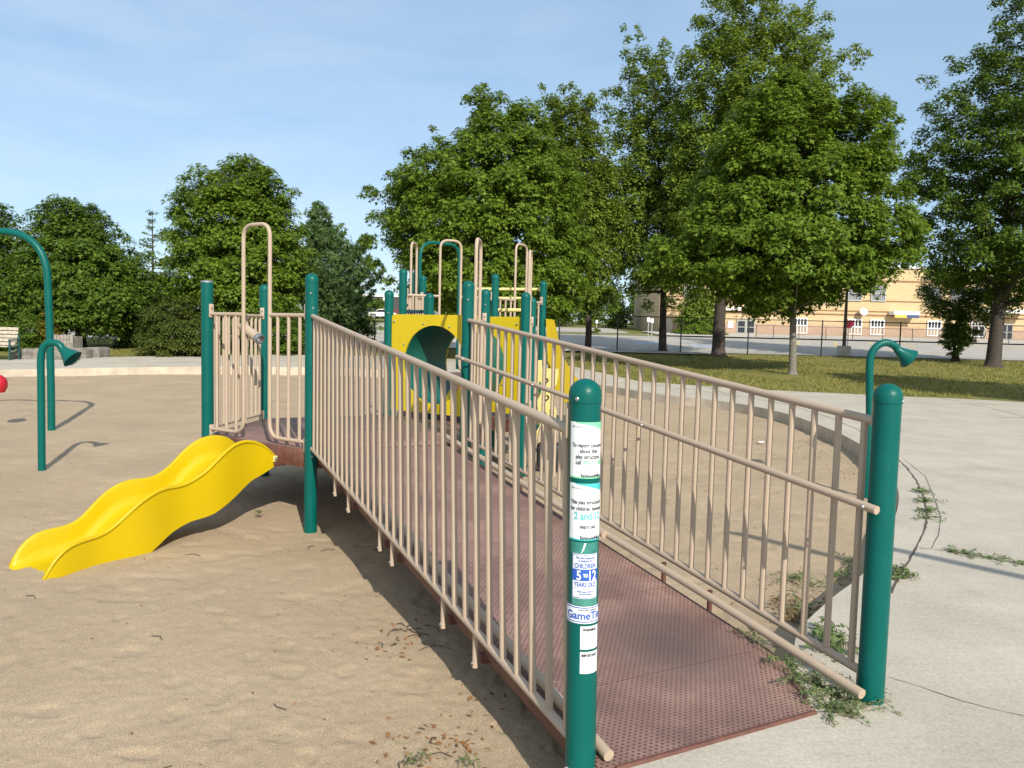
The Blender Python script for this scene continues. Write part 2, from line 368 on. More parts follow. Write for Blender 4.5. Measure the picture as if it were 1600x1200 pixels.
def concrete_mat():
    m = bpy.data.materials.new('concrete'); m.use_nodes = True
    n, l = m.node_tree.nodes, m.node_tree.links; b = n['Principled BSDF']; b.inputs['Roughness'].default_value = 0.9; b.inputs['Specular IOR Level'].default_value = 0.15
    t = n.new('ShaderNodeTexCoord')
    a = n.new('ShaderNodeTexNoise'); a.inputs['Scale'].default_value = 1.1; a.inputs['Detail'].default_value = 7; a.inputs['Roughness'].default_value = 0.65
    f = n.new('ShaderNodeTexNoise'); f.inputs['Scale'].default_value = 55; f.inputs['Detail'].default_value = 5; f.inputs['Roughness'].default_value = 0.7
    mp_ = n.new('ShaderNodeMapping'); mp_.inputs['Rotation'].default_value = (0, 0, R_(8)); mp_.inputs['Scale'].default_value = (3, 90, 1)
    br = n.new('ShaderNodeTexNoise'); br.inputs['Scale'].default_value = 1.0; br.inputs['Detail'].default_value = 3     # broom finish
    st = n.new('ShaderNodeTexNoise'); st.inputs['Scale'].default_value = 0.55; st.inputs['Detail'].default_value = 5    # rust-brown stains
    for q in (a, f, st): l.new(t.outputs['Object'], q.inputs['Vector'])
    l.new(t.outputs['Object'], mp_.inputs['Vector']); l.new(mp_.outputs['Vector'], br.inputs['Vector'])
    r = n.new('ShaderNodeValToRGB'); e = r.color_ramp.elements
    e[0].position = .3; e[0].color = (.385, .345, .28, 1); e[1].position = .7; e[1].color = (.505, .458, .378, 1); l.new(a.outputs['Fac'], r.inputs['Fac'])
    def mulc(src, fac, lo, hi):
        k = n.new('ShaderNodeMapRange'); k.inputs['From Min'].default_value = .25; k.inputs['From Max'].default_value = .75
        k.inputs['To Min'].default_value = lo; k.inputs['To Max'].default_value = hi; l.new(fac, k.inputs['Value'])
        x = n.new('ShaderNodeMix'); x.data_type = 'RGBA'; x.blend_type = 'MULTIPLY'; x.inputs['Factor'].default_value = 1
        l.new(src, x.inputs['A']); l.new(k.outputs['Result'], x.inputs['B']); return x.outputs['Result']
    c = mulc(r.outputs['Color'], f.outputs['Fac'], .74, 1.18); c = mulc(c, br.outputs['Fac'], .93, 1.05)
    r3 = n.new('ShaderNodeValToRGB'); r3.color_ramp.elements[0].position = .6; r3.color_ramp.elements[1].position = .76
    r3.color_ramp.elements[1].color = (.4, .4, .4, 1); l.new(st.outputs['Fac'], r3.inputs['Fac'])
    x = n.new('ShaderNodeMix'); x.data_type = 'RGBA'; x.inputs['B'].default_value = (.34, .25, .17, 1)
    l.new(c, x.inputs['A']); l.new(r3.outputs['Color'], x.inputs['Factor']); l.new(x.outputs['Result'], b.inputs['Base Color'])
    bp = n.new('ShaderNodeBump'); bp.inputs['Strength'].default_value = .3; bp.inputs['Distance'].default_value = .004
    l.new(f.outputs['Fac'], bp.inputs['Height']); l.new(bp.outputs['Normal'], b.inputs['Normal'])
    return m
CONC = concrete_mat()

def flat_poly(name, outer, inner, mat_, zoff, down=None, grid=1.2, label=None, zf=None):
    """sheet following the terrain between an outer rim and an optional inner rim (which drops by `down`)"""
    from mathutils.geometry import delaunay_2d_cdt
    vs = [Vector(p) for p in outer]; ed = [(i, (i + 1) % len(outer)) for i in range(len(outer))]; k = len(vs)
    fc = []
    if inner:
        vs += [Vector(p) for p in inner]; ed += [(k + i, k + (i + 1) % len(inner)) for i in range(len(inner))]
    ys = [p[1] for p in outer]; xs = [p[0] for p in outer]
    gx, gy = np.meshgrid(np.arange(min(xs), max(xs), grid), np.arange(min(ys), max(ys), grid)); gx = gx.ravel(); gy = gy.ravel()
    ok = in_poly(gx, gy, outer)
    if inner: ok &= ~in_poly(gx, gy, inner)
    vs += [Vector((a, b)) for a, b in zip(gx[ok], gy[ok])]
    V, E, Fc, *_ = delaunay_2d_cdt(vs, ed, fc, 0, 1e-4)
    cen = np.array([[sum(V[i].x for i in f) / len(f), sum(V[i].y for i in f) / len(f)] for f in Fc])
    keep = in_poly(cen[:, 0], cen[:, 1], outer)
    if inner: keep &= ~in_poly(cen[:, 0], cen[:, 1], inner)
    zf = zf or (lambda x, y: hgt(y))
    mb = MB(); mb.v = [(v.x, v.y, zf(v.x, v.y) + zoff) for v in V]; mb.f = [tuple(f) for f, q in zip(Fc, keep) if q]; mb.m = [0] * len(mb.f)
    if inner and down:
        o = len(mb.v); n = len(inner)
        mb.v += [(p[0], p[1], zf(*p) + zoff) for p in inner] + [(p[0], p[1], zf(*p) + zoff - down) for p in inner]
        for i in range(n): mb.f.append((o + i, o + (i + 1) % n, o + n + (i + 1) % n, o + n + i)); mb.m.append(1)
    ob = mb.build(name, mat_ if not down else [mat_, mat('kerb_face', (.46, .395, .31), .95, var=.14, vscale=3, spec=.1)], smooth=30, fix=False)
    bm = bmesh.new(); bm.from_mesh(ob.data)
    for f in bm.faces:
        if f.normal.z < -0.2: f.normal_flip()
    bm.to_mesh(ob.data); bm.free()
    return tag(ob, kind='structure')
flat_poly('concrete_path', outer, pit_s, CONC, 0.0, down=0.45)

def sand_mat():
    m = bpy.data.materials.new('sand'); m.use_nodes = True
    n, l = m.node_tree.nodes, m.node_tree.links; b = n['Principled BSDF']; b.inputs['Roughness'].default_value = 0.95; b.inputs['Specular IOR Level'].default_value = 0.15
    t = n.new('ShaderNodeTexCoord')
    a = n.new('ShaderNodeTexNoise'); a.inputs['Scale'].default_value = 0.9; a.inputs['Detail'].default_value = 9; a.inputs['Roughness'].default_value = 0.6
    f = n.new('ShaderNodeTexNoise'); f.inputs['Scale'].default_value = 160; f.inputs['Detail'].default_value = 3
    w = n.new('ShaderNodeTexVoronoi'); w.inputs['Scale'].default_value = 70
    for q in (a, f, w): l.new(t.outputs['Object'], q.inputs['Vector'])
    r = n.new('ShaderNodeValToRGB'); e = r.color_ramp.elements
    e[0].position = .3; e[0].color = (.345, .262, .172, 1); e[1].position = .7; e[1].color = (.42, .325, .218, 1); l.new(a.outputs['Fac'], r.inputs['Fac'])
    k = n.new('ShaderNodeMapRange'); k.inputs['From Min'].default_value = .3; k.inputs['From Max'].default_value = .7; k.inputs['To Min'].default_value = .62; k.inputs['To Max'].default_value = 1.3
    l.new(f.outputs['Fac'], k.inputs['Value'])
    x = n.new('ShaderNodeMix'); x.data_type = 'RGBA'; x.blend_type = 'MULTIPLY'; x.inputs['Factor'].default_value = 1
    l.new(r.outputs['Color'], x.inputs['A']); l.new(k.outputs['Result'], x.inputs['B'])
    # scattered dark grit
    r2 = n.new('ShaderNodeValToRGB'); r2.color_ramp.elements[0].position = .02; r2.color_ramp.elements[1].position = .06
    r2.color_ramp.elements[0].color = (.6, .6, .6, 1); r2.color_ramp.elements[1].color = (0, 0, 0, 1); l.new(w.outputs['Distance'], r2.inputs['Fac'])
    x2 = n.new('ShaderNodeMix'); x2.data_type = 'RGBA'; x2.inputs['B'].default_value = (.1, .075, .05, 1)
    l.new(x.outputs['Result'], x2.inputs['A']); l.new(r2.outputs['Color'], x2.inputs['Factor']); l.new(x2.outputs['Result'], b.inputs['Base Color'])
    bp = n.new('ShaderNodeBump'); bp.inputs['Strength'].default_value = .6; bp.inputs['Distance'].default_value = .006
    l.new(f.outputs['Fac'], bp.inputs['Height']); l.new(bp.outputs['Normal'], b.inputs['Normal'])
    return m
def sand_z(x, y):
    d = np.hypot(x, y)
    z = SAND + 0.028 * (vnoise(x * .8 + 5, y * .8, 1) - .5) + 0.005 * (vnoise(x * 2.7, y * 2.7, 2) - .5)
    foot = vnoise(x * 6.5, y * 5.5, 3); z += -0.010 * np.clip((foot - .70) / .12, 0, 1)         # scuffs and foot prints
    z += 0.005 * (vnoise(x * 13, y * 13, 4) - .5) + 0.007 * (vnoise(x * 29, y * 31, 5) - .5)
    for (cx, cy, r, a) in ((-1.99, 7.6, .7, -.055), (-3.9, 6.0, .6, -.03), (-.8, 6.2, 1.2, -.03), (1.52, 3.95, .34, .2), (1.85, 4.5, .4, .15), (1.1, 3.6, .35, .12)):
        z += a * np.exp(-((x - cx) ** 2 + (y - cy) ** 2) / (r * r))
    return z + np.clip((y - 20) / 30, 0, 1) * 0.22
th = np.linspace(R_(-62), R_(52), 560); rad = np.geomspace(1.6, 40, 620)
TT, RR = np.meshgrid(th, rad); sx = (RR * np.sin(TT)).ravel(); sy = (RR * np.cos(TT)).ravel()
sv = np.stack([sx, sy, sand_z(sx, sy)], 1); nt, nr = len(th), len(rad)
ii, jj = np.meshgrid(np.arange(nr - 1), np.arange(nt - 1), indexing='ij'); b0 = (ii * nt + jj).ravel()
qi = np.stack([b0, b0 + 1, b0 + nt + 1, b0 + nt], 1)
cx = sv[qi, 0].mean(1); cy = sv[qi, 1].mean(1)
grow = [(p[0] + (p[0] + 5) * .012, p[1] + (p[1] - 14) * .012) for p in pit_s]
qi = qi[in_poly(cx, cy, grow)][:, ::-1]
SANDM = sand_mat()
tag(np_mesh('sand', sv, np.full(len(qi), 4), SANDM, smooth=True, idx=qi), kind='structure')

def grass_mat():
    m = bpy.data.materials.new('lawn'); m.use_nodes = True
    n, l = m.node_tree.nodes, m.node_tree.links; b = n['Principled BSDF']; b.inputs['Roughness'].default_value = 0.95; b.inputs['Specular IOR Level'].default_value = 0.1
    t = n.new('ShaderNodeTexCoord')
    a = n.new('ShaderNodeTexNoise'); a.inputs['Scale'].default_value = .35; a.inputs['Detail'].default_value = 8; a.inputs['Roughness'].default_value = .65
    f = n.new('ShaderNodeTexNoise'); f.inputs['Scale'].default_value = 22; f.inputs['Detail'].default_value = 6
    for q in (a, f): l.new(t.outputs['Object'], q.inputs['Vector'])
    r = n.new('ShaderNodeValToRGB'); e = r.color_ramp.elements
    e[0].position = .32; e[0].color = (.105, .125, .028, 1); e[1].position = .68; e[1].color = (.26, .225, .075, 1); l.new(a.outputs['Fac'], r.inputs['Fac'])
    k = n.new('ShaderNodeMapRange'); k.inputs['From Min'].default_value = .3; k.inputs['From Max'].default_value = .7; k.inputs['To Min'].default_value = .55; k.inputs['To Max'].default_value = 1.3
    l.new(f.outputs['Fac'], k.inputs['Value'])
    x = n.new('ShaderNodeMix'); x.data_type = 'RGBA'; x.blend_type = 'MULTIPLY'; x.inputs['Factor'].default_value = 1
    l.new(r.outputs['Color'], x.inputs['A']); l.new(k.outputs['Result'], x.inputs['B']); l.new(x.outputs['Result'], b.inputs['Base Color'])
    return m
LAWN = grass_mat()
gx = np.concatenate([np.linspace(-320, -42, 26), np.arange(-40, 60, .8), np.linspace(62, 340, 26)])
gy = np.concatenate([np.linspace(-60, 6, 14), np.arange(8, 60, .6), np.arange(60, 150, 2.), np.linspace(152, 900, 24)])
GX, GY = np.meshgrid(gx, gy); X1, Y1 = GX.ravel(), GY.ravel()
gzv = hgt_np(Y1) - .03
pdist = np.full(len(X1), 1e9)
for q in pit_s: pdist = np.minimum(pdist, (X1 - q[0]) ** 2 + (Y1 - q[1]) ** 2)
gzv = np.where(in_poly(X1, Y1, pit_s) | (pdist < 1.8), -1.2, gzv)
gv = np.stack([X1, Y1, gzv], 1); nx, ny = len(gx), len(gy)
ii, jj = np.meshgrid(np.arange(ny - 1), np.arange(nx - 1), indexing='ij'); b0 = (ii * nx + jj).ravel()
tag(np_mesh('ground', gv, np.full(len(b0), 4), LAWN, smooth=True, idx=np.stack([b0, b0 + 1, b0 + nx + 1, b0 + nx], 1)), kind='structure')

ASPH = mat('asphalt', (.46, .425, .37), .9, col2=(.38, .35, .305), vscale=.6, detail=9, spec=.08)
PAVE = mat('pavement', (.5, .465, .40), .9, var=.08, vscale=.8, spec=.1)
def sheet(name, x0, x1, y0, y1, m, zo, n=40):
    ys = np.linspace(y0, y1, n); mb = MB()
    for y in ys: mb.v += [(x0, y, hgt(y) + zo), (x1, y, hgt(y) + zo)]
    for i in range(n - 1): mb.f.append((2 * i, 2 * i + 1, 2 * i + 3, 2 * i + 2)); mb.m.append(0)
    return tag(mb.build(name, m, smooth=30, fix=False), kind='structure')
sheet('pavement', -16, 12, 44.0, 46.2, PAVE, .05)
sheet('car_park', -40, 110, 46.2, 72.5, ASPH, -.004)
sheet('kerb', -40, 110, 72.5, 73.0, mat('kerb_concrete', (.52, .49, .42), .9, var=.1, vscale=2), .12, 4)
sheet('school_pavement', 14, 110, 73.0, 84.7, PAVE, .10)
sheet('road', -18, 12, 79, 96, ASPH, .0)
LINE = mat('line_paint', (.62, .47, .14), .8, var=.2, vscale=3); BLUEP = mat('blue_line_paint', (.36, .46, .60), .8, var=.3, vscale=3)
WLINE = mat('white_line_paint', (.6, .6, .58), .8, var=.2, vscale=3)
def stripe(name, x0, y0, x1, y1, w, m):
    a, b = Vector((x0, y0, 0)), Vector((x1, y1, 0)); d = (b - a).normalized(); nn = Vector((d.y, -d.x, 0)) * w / 2; mb = MB()
    for i in range(9):
        p = a.lerp(b, i / 8); z = hgt(p.y) + .004
        mb.v += [(p.x - nn.x, p.y - nn.y, z), (p.x + nn.x, p.y + nn.y, z)]
    for i in range(8): mb.f.append((2 * i, 2 * i + 1, 2 * i + 3, 2 * i + 2)); mb.m.append(0)
    return tag(mb.build(name, m, smooth=0, fix=False), kind='structure')
for k in range(7):
    x = 22 + k * 3.1
    stripe('parking_line', x, 60, x + 4.0, 70, .16, LINE)
for k in range(5): stripe('parking_line', 40 + k * 3.0, 50, 43 + k * 3.0, 57, .14, LINE)
for (px, py) in ((1012, 536), (1100, 541)):
    p = gt(px, py); tag(flat_poly('accessible_bay_marking', [(p.x - .9, p.y - 1.1), (p.x + .9, p.y - 1.1), (p.x + .9, p.y + 1.1), (p.x - .9, p.y + 1.1)], None, BLUEP, .006), kind='structure')
stripe('parking_line', 12.5, 70.5, 22, 71.5, .3, LINE); stripe('parking_line', 12, 65, 24, 68, .2, WLINE)

# joints and cracks in the concrete: thin dark lines with soil in them
JOINT = mat('joint_soil', (.085, .068, .052), .95, var=.3, vscale=20)
def joint(pts, w0, seed=0):
    r = random.Random(seed); P = [Vector((p[0], p[1], 0)) for p in pts]; mb = MB(); dense = []
    for i in range(len(P) - 1):
        n = max(2, int((P[i + 1] - P[i]).length / .12))
        dense += [P[i].lerp(P[i + 1], k / n) for k in range(n)]
    dense.append(P[-1])
    for i, p in enumerate(dense):
        d = (dense[min(i + 1, len(dense) - 1)] - dense[max(i - 1, 0)]).normalized(); nn = Vector((d.y, -d.x, 0))
        w = w0 * r.uniform(.45, 1.3); p = p + nn * r.uniform(-.3, .3) * w0
        mb.v += [(p.x - nn.x * w / 2, p.y - nn.y * w / 2, hgt(p.y) + .003), (p.x + nn.x * w / 2, p.y + nn.y * w / 2, hgt(p.y) + .003)]
    for i in range(len(dense) - 1): mb.f.append((2 * i, 2 * i + 1, 2 * i + 3, 2 * i + 2)); mb.m.append(0)
    return tag(mb.build('concrete_joint', JOINT, smooth=0, fix=False), kind='structure')
G0 = lambda pts: [gz(x, y, 0)[:2] for x, y in pts]
joint(G0([(1392, 928), (1403, 905), (1430, 860), (1445, 830), (1449, 805), (1442, 775), (1432, 752), (1418, 733), (1405, 720), (1380, 700), (1340, 672), (1290, 651), (1225, 632), (1160, 622), (1090, 612), (1000, 601)]), .02, 1)
joint(G0([(1436, 857), (1480, 862), (1540, 872), (1600, 884)]), .01, 2)
joint(G0([(1412, 718), (1446, 745), (1462, 785), (1470, 810), (1466, 838), (1455, 858)]), .006, 3)
joint(G0([(1389, 1060), (1430, 1072), (1500, 1096), (1560, 1112), (1600, 1120)]), .005, 4)
joint(G0([(1410, 618), (1470, 624), (1545, 638), (1600, 652)]), .02, 5)
joint(G0([(1560, 654), (1600, 653.5)]), .035, 6)
joint(G0([(1225, 610), (1300, 612), (1330, 614)]), .04, 8)
joint([tuple(gt(x, y)[:2]) for x, y in [(0, 569), (60, 568), (130, 567), (330, 566)]], .05, 10)
joint([tuple(gt(x, y)[:2]) for x, y in [(126, 559), (117, 566), (110, 571)]], .12, 11)
joint(G0([(1150, 622), (1100, 606), (1040, 596)]), .03, 12)

# ================================================================ PLAY STRUCTURE
PS = thing('play_structure', (-1.2, 9.0, SAND), 'green post play structure with beige railed ramp, yellow wave slide, tunnel and decks', 'play structure')
PR = .0635
def base_post(name, x0, y0, zt, zb=-.35, top=None, sand_r=PR):
    """green steel post with a domed cap as its own sub-part; `top` may lean"""
    b = Vector((x0, y0, zb)); t = Vector((top[0], top[1], zt)) if top else Vector((x0, y0, zt))
    ax = (t - b).normalized(); X = Vector((0, 1, 0)).cross(ax).normalized(); Y = ax.cross(X); L = (t - b).length
    hc = PR * 1.0
    o = MB().lathe([(PR, 0), (PR, L - hc - .03), (PR * .96, L - hc - .028)], 32, b, X, Y, ax).build('post', GREEN, PS)
    q = [(PR * 1.045, L - hc - .032), (PR * 1.05, L - hc - .028), (PR * 1.05, L - hc)] + [(PR * 1.05 * math.cos(a), L - hc + PR * 1.0 * math.sin(a)) for a in [R_(d) for d in (12, 25, 38, 50, 62, 72, 81, 87)]]
    MB().lathe(q, 32, b, X, Y, ax).build('cap', GREEN, o)
    return o, b, t, X, Y, ax
def bolt(mb, p, d, r=.009, l=.008, mi=0):
    d = Vector(d).normalized(); X = d.orthogonal().normalized(); Y = d.cross(X)
    mb.lathe([(r, -.004), (r, l * .5), (r * .6, l)], 10, p, X, Y, d, mi)

# --- ramp posts
near, nb, ntp, nX, nY, nax = base_post('post', .330, 3.099, 1.612, top=(.295, 3.099))
rpost, rb, rt_, *_ = base_post('post', 1.825, 3.733, 1.585, zb=-.1)
HEX = {}
def px_post(px, y, D, zt): p = at(px, y, D); return (p.x, p.y)
HEX['FL'] = (-1.99, 7.633); HEX['FR'] = (-.492, 8.315)
HEX['A'] = px_post(324, 560, 8.55, 2.3); HEX['B'] = px_post(413, 560, 10.1, 2.3); HEX['X'] = px_post(607.3, 520, 10.85, 2.3); HEX['V'] = px_post(757.5, 520, 9.95, 2.3)
post_o = {}
for k, (zt) in {'FL': 2.298, 'FR': 2.305, 'B': 2.30, 'X': 2.30, 'V': 2.305}.items():
    post_o[k] = base_post('post', *HEX[k], zt)[0]
fa = MB().lathe([(PR, -.35), (PR, 2.235)], 32, (*HEX['A'], 0)).build('post', GREEN, PS)
MB().lathe([(PR * 1.03, 2.228), (PR * 1.03, 2.243), (PR * .9, 2.25), (PR * .3, 2.25)], 32, (*HEX['A'], 0)).build('cap', STEEL, fa)
# tower posts further back
TW = {'B1': (671.5, 11.5, 2.30), 'B2': (821.5, 10.5, 2.30), 'C1': (629.5, 12.5, 2.72), 'C2': (660.5, 14.0, 2.72), 'C3': (773.3, 13.1, 2.72), 'B3': (832.0, 12.2, 2.30), 'C4': (848.5, 14.7, 2.72)}
TP = {}
for k, (px, D, zt) in TW.items():
    p = at(px, 470, D); TP[k] = (p.x, p.y); base_post('post', p.x, p.y, zt)

# --- ramp railings
BAR_R = .0175
def unit_bar(parent, p, q, r=BAR_R):
    return MB().tube([p, q], r, 12).build('baluster', BEIGE, parent)
def bar_copy(src_len, src, parent, p, q):
    d = (q - p); z = d.normalized(); x = Vector((0, 1, 0)).cross(z).normalized(); y = z.cross(x)
    m = Matrix((x, y, z)).transposed().to_4x4() @ Matrix.Diagonal((1, 1, d.length / src_len, 1)); m.translation = p
    return copy_at(src, parent, m)
bar_me = MB().tube([(0, 0, 0), (0, 0, 1)], BAR_R, 14)
def first_bar(parent, p, q):
    o = bar_me.build('baluster', BEIGE, parent, origin=(0, 0, 0)); 
    d = (q - p); z = d.normalized(); x = Vector((0, 1, 0)).cross(z).normalized(); y = z.cross(x)
    m = Matrix((x, y, z)).transposed().to_4x4() @ Matrix.Diagonal((1, 1, d.length, 1)); m.translation = p - ORIG[parent.name]
    o.matrix_local = m; return o
PROTO = {'bar': None}
def bar(parent, p, q):
    p, q = Vector(p), Vector(q)
    if PROTO['bar'] is None: PROTO['bar'] = first_bar(parent, p, q); return PROTO['bar']
    return bar_copy(1.0, PROTO['bar'], parent, p, q)

def bracket(mb, p, d, flip=1):
    """flat clamp plate against a post; d = outward direction of the plate face"""
    d = Vector(d).normalized(); s = d.cross(ZX).normalized()
    mb.box(p, .055, .018, .15, s, d, ZX, bev=.006)

def clamp_plate(parent, p, d, dz=.03, m=BEIGE):
    mb = MB(); bracket(mb, p, d); d = Vector(d).normalized(); bolt(mb, Vector(p) + ZX * dz + d * .009, d, .012, .012, 1)
    return mb.build('bracket', [m, STEEL], parent)
def ramp_rail(vtop0, vtop1, vbot, S0, S1, zt0, zb0, m, first, n, plates):
    rail = MB()
    p = lambda S, v, z: rp_(S, v, z)
    top = lambda S: p(S, vtop0 + (vtop1 - vtop0) * (S / RL), zt0 + m * S)
    bot = lambda S: p(S, vbot, zb0 + m * S)
    tr = rail.tube([top(S0), top((S0 + S1) / 2), top(S1)], .0225, 18)
    ob = rail.build('ramp_railing', BEIGE, PS)
    MB().tube([bot(S0), bot((S0 + S1) / 2), bot(S1)], .0225, 18).build('bottom_rail', BEIGE, ob)
    for k in range(n):
        S = first + .1565 * k; bar(ob, bot(S), top(S))
    for (S, fn, dz) in plates(top, bot):
        clamp_plate(ob, fn(S) + ZX * dz, -UX, dz * .75)
    return ob, top, bot
railL, topL, botL = ramp_rail(-.05, 0.0, 0.0, .045, RL - .05, 1.391, .083, .0968, .088, 32,
    lambda t, b: [(RL - .05, t, .045), (RL - .05, b, -.045), (.05, t, .045), (.05, b, -.045)])
railR, topR, botR = ramp_rail(RW, RW, RW, -.075, 5.0, 1.400, .131, .0968, .003, 32,
    lambda t, b: [(4.99, t, .045), (4.99, b, -.045), (-.06, t, .045), (-.06, b, -.045)])
# --- mid handrail and curb pipes
def pipe_part(name, pts, r, m=BEIGE, caps=True, parent=PS):
    mb = MB().tube(pts, r, 18)
    return mb.build(name, m, parent)
hr = pipe_part('handrail', [rp_(-.165, 1.545, .978), rp_(2.4, 1.545, 1.232), rp_(5.06, 1.545, 1.488)], .021)
for S in (-.10, 1.7, 3.3, 4.85):
    z = .994 + .0985 * S; hb = MB().tube([rp_(S, 1.555, z - .01), rp_(S, RW, z - .02)], .01, 8)
    bolt(hb, rp_(S, 1.545, z) - VX * .02, -VX, .011, .01, 1)
    hb.build('handrail_bracket', [BEIGE, STEEL], hr)
pipe_part('curb_rail', [rp_(-.185, 1.49, .088), rp_(.9, 1.49, .208), rp_(2.12, 1.49, .322)], .025)
pipe_part('curb_rail', [rp_(2.0, 1.455, .322), rp_(3.3, 1.455, .452), rp_(5.15, 1.455, .625)], .028)
pipe_part('curb_rail', [rp_(-.075, .105, .05), rp_(1.0, .105, .185), rp_(2.1, .105, .295)], .025)
pipe_part('curb_rail', [rp_(2.05, .115, .30), rp_(5.05, .115, .60)], .027)
# --- ramp deck: perforated sheet with folded edges, uv in metres
def ramp_deck():
    mb = MB(); v0 = .05; seams = [-.10, .44, 1.28, 2.6, 3.87, 5.03]
    dz = lambda S: .028 + .1 * S if S > -.05 else .012
    me_v = []; 
    for a, b in zip(seams[:-1], seams[1:]):
        A, B = a + .0012, b - .0012; rb_ = .012
        prof_ = lambda v1: [(v0, -.085), (v0, -rb_), (v0 + rb_ * .3, -rb_ * .3), (v0 + rb_, 0), (v1 - rb_, 0), (v1 - rb_ * .3, -rb_ * .3), (v1, -rb_), (v1, -.085)]
        o = len(mb.v)
        rows = [(A, 0), (A + .006, 0)] + [(A + .006 + (B - A - .012) * i / 4, 0) for i in range(1, 5)] + [(B, 0)]
        for S, e in rows:
            v1 = 1.27 + .24 * min(1, max(0, (S + .08) / .45)) ** .7
            for v, z in prof_(v1): mb.v.append(tuple(rp_(S, v, dz(S) + z + (e if z > -.05 else 0))))
        n = 8
        for i in range(len(rows) - 1):
            for j in range(n - 1): mb.f.append((o + i * n + j, o + i * n + j + 1, o + (i + 1) * n + j + 1, o + (i + 1) * n + j)); mb.m.append(0 if 2 <= j <= 4 else 1)
        mb.f.append(tuple(o + j for j in range(n))); mb.m.append(1); e = o + (len(rows) - 1) * n; mb.f.append(tuple(e + j for j in reversed(range(n)))); mb.m.append(1)
    ob = mb.build('ramp_deck', [DECK, BROWN], PS, smooth=20)
    uv = ob.data.uv_layers.new(name='UVMap'); og = ORIG[PS.name]
    for lp in ob.data.loops:
        w = Vector(ob.data.vertices[lp.vertex_index].co) + og - NP; uv.data[lp.index].uv = (w.dot(VX), w.dot(UX))
    # folded front lip and the beams beneath
    MB().tube([rp_(-.105, .12, .004), rp_(-.105, 1.27, .004)], .014, 10).build('front_lip', BROWN, ob)
    for S in (1.045, 1.51, 2.475, 2.76, 3.64, 4.09):
        z = .1 * S - .075
        MB().box(rp_(S, .76, z - .0), 1.46, .05, .05, VX, UX, ZX, bev=.004).build('deck_beam', BROWN, ob)
        for v in (0.0, RW - .02):
            lg = MB().tube([rp_(S, v, z + .16), rp_(S, v, z - .045)], .0165, 12)
            bolt(lg, rp_(S, v - .016, z - .02), -VX, .009, .008, 1)
            lg.build('beam_hanger', [BEIGE if v == 0 else BROWN, STEEL], ob)
    for v in (.12, 1.42):
        MB().box(rp_(2.55, v, .16), .04, 4.9, .07, VX, (UX + ZX * .1).normalized(), (ZX - UX * .1).normalized()).build('deck_beam', BROWN, ob)
    return ob
ramp_deck()
# --- hexagonal platform
def deck_poly(name, names, z, th=.19, src=HEX, inset=0.0):
    P = [Vector((*src[k], z)) for k in names]; c = sum(P, Vector()) / len(P); P = [p + (c - p).normalized() * inset for p in P]
    mb = MB(); n = len(P); b = .014
    ring = lambda k, dz: [p + (c - p).normalized() * k + ZX * dz for p in P]
    for r_ in (ring(0, -th), ring(0, -b), ring(b, 0)): mb.v += [tuple(p) for p in r_]
    for L in range(2):
        for i in range(n): mb.f.append((L * n + i, L * n + (i + 1) % n, (L + 1) * n + (i + 1) % n, (L + 1) * n + i)); mb.m.append(1)
    mb.f.append(tuple(2 * n + i for i in range(n))); mb.m.append(0); mb.f.append(tuple(reversed(range(n)))); mb.m.append(1)
    ob = mb.build(name, [DECK, BROWN], PS, smooth=50); uv = ob.data.uv_layers.new(name='UVMap')
    for lp in ob.data.loops:
        w = ob.data.vertices[lp.vertex_index].co; uv.data[lp.index].uv = (w.x, w.y)
    return ob
deck_poly('platform_deck', ['FR', 'FL', 'A', 'B', 'X', 'V'], .548)
deck_poly('platform_deck', ['B2', 'B1', 'C1', 'C3', 'B3'], .56, src=TP)
deck_poly('platform_deck', ['C1', 'C2', 'C4', 'C3'], .98, src=TP)

# --- loop panels: rail – arch loop – rail, with three balusters on each side
def loop_panel(P, Q, deck, ptop, open_=.40, top=None, nb=3, bars_down=.07):
    P, Q = Vector((*P, 0)), Vector((*Q, 0)); d = (Q - P); L = d.length; d.normalize(); c = (P + Q) / 2
    zr, zb, zl = ptop - .415, deck + bars_down, (top or ptop + .5); w = open_ / 2; r = .021
    a, b = c - d * w, c + d * w; R1 = .14; 
    path = [P + d * .07 + ZX * zb] + arc(a - d * .16 + ZX * zb, a + ZX * zb, a + ZX * (zb + .16), 6) + arc(a + ZX * (zl - R1), a + ZX * zl, a + d * R1 + ZX * zl, 8) \
         + arc(b - d * R1 + ZX * zl, b + ZX * zl, b + ZX * (zl - R1), 8) + arc(b + ZX * (zb + .16), b + ZX * zb, b + d * .16 + ZX * zb, 6) + [Q - d * .07 + ZX * zb]
    ob = MB().tube(path, r, 14).build('loop_handle', BEIGE, PS)
    MB().tube([P + d * .07 + ZX * zr, a + ZX * zr], r, 12).build('top_rail', BEIGE, ob); MB().tube([b + ZX * zr, Q - d * .07 + ZX * zr], r, 12).build('top_rail', BEIGE, ob)
    for (p0, s_) in ((P, 1), (Q, -1)):
        clamp_plate(ob, p0 + d * (.074 * s_) + ZX * (zr + .035), d * s_); clamp_plate(ob, p0 + d * (.074 * s_) + ZX * (zb - .03), d * s_, -.03)
    for (s0, s1) in ((P + d * .07, a), (b, Q - d * .07)):
        for k in range(nb):
            q = s0.lerp(s1, (k + .6) / (nb + .35)) if (s0 - P).length < .1 else s0.lerp(s1, (k + .75) / (nb + .35))
            bar(ob, q + ZX * zb, q + ZX * zr)
    return ob
loop_panel(HEX['A'], HEX['FL'], .548, 2.30, .42, 2.815)
loop_panel(HEX['FR'], HEX['V'], .548, 2.30, .42, 2.83)
loop_panel(TP['C1'], TP['C2'], .98, 2.72, .42, 3.21)
loop_panel(TP['C1'], TP['C3'], .98, 2.72, .36, 3.22)
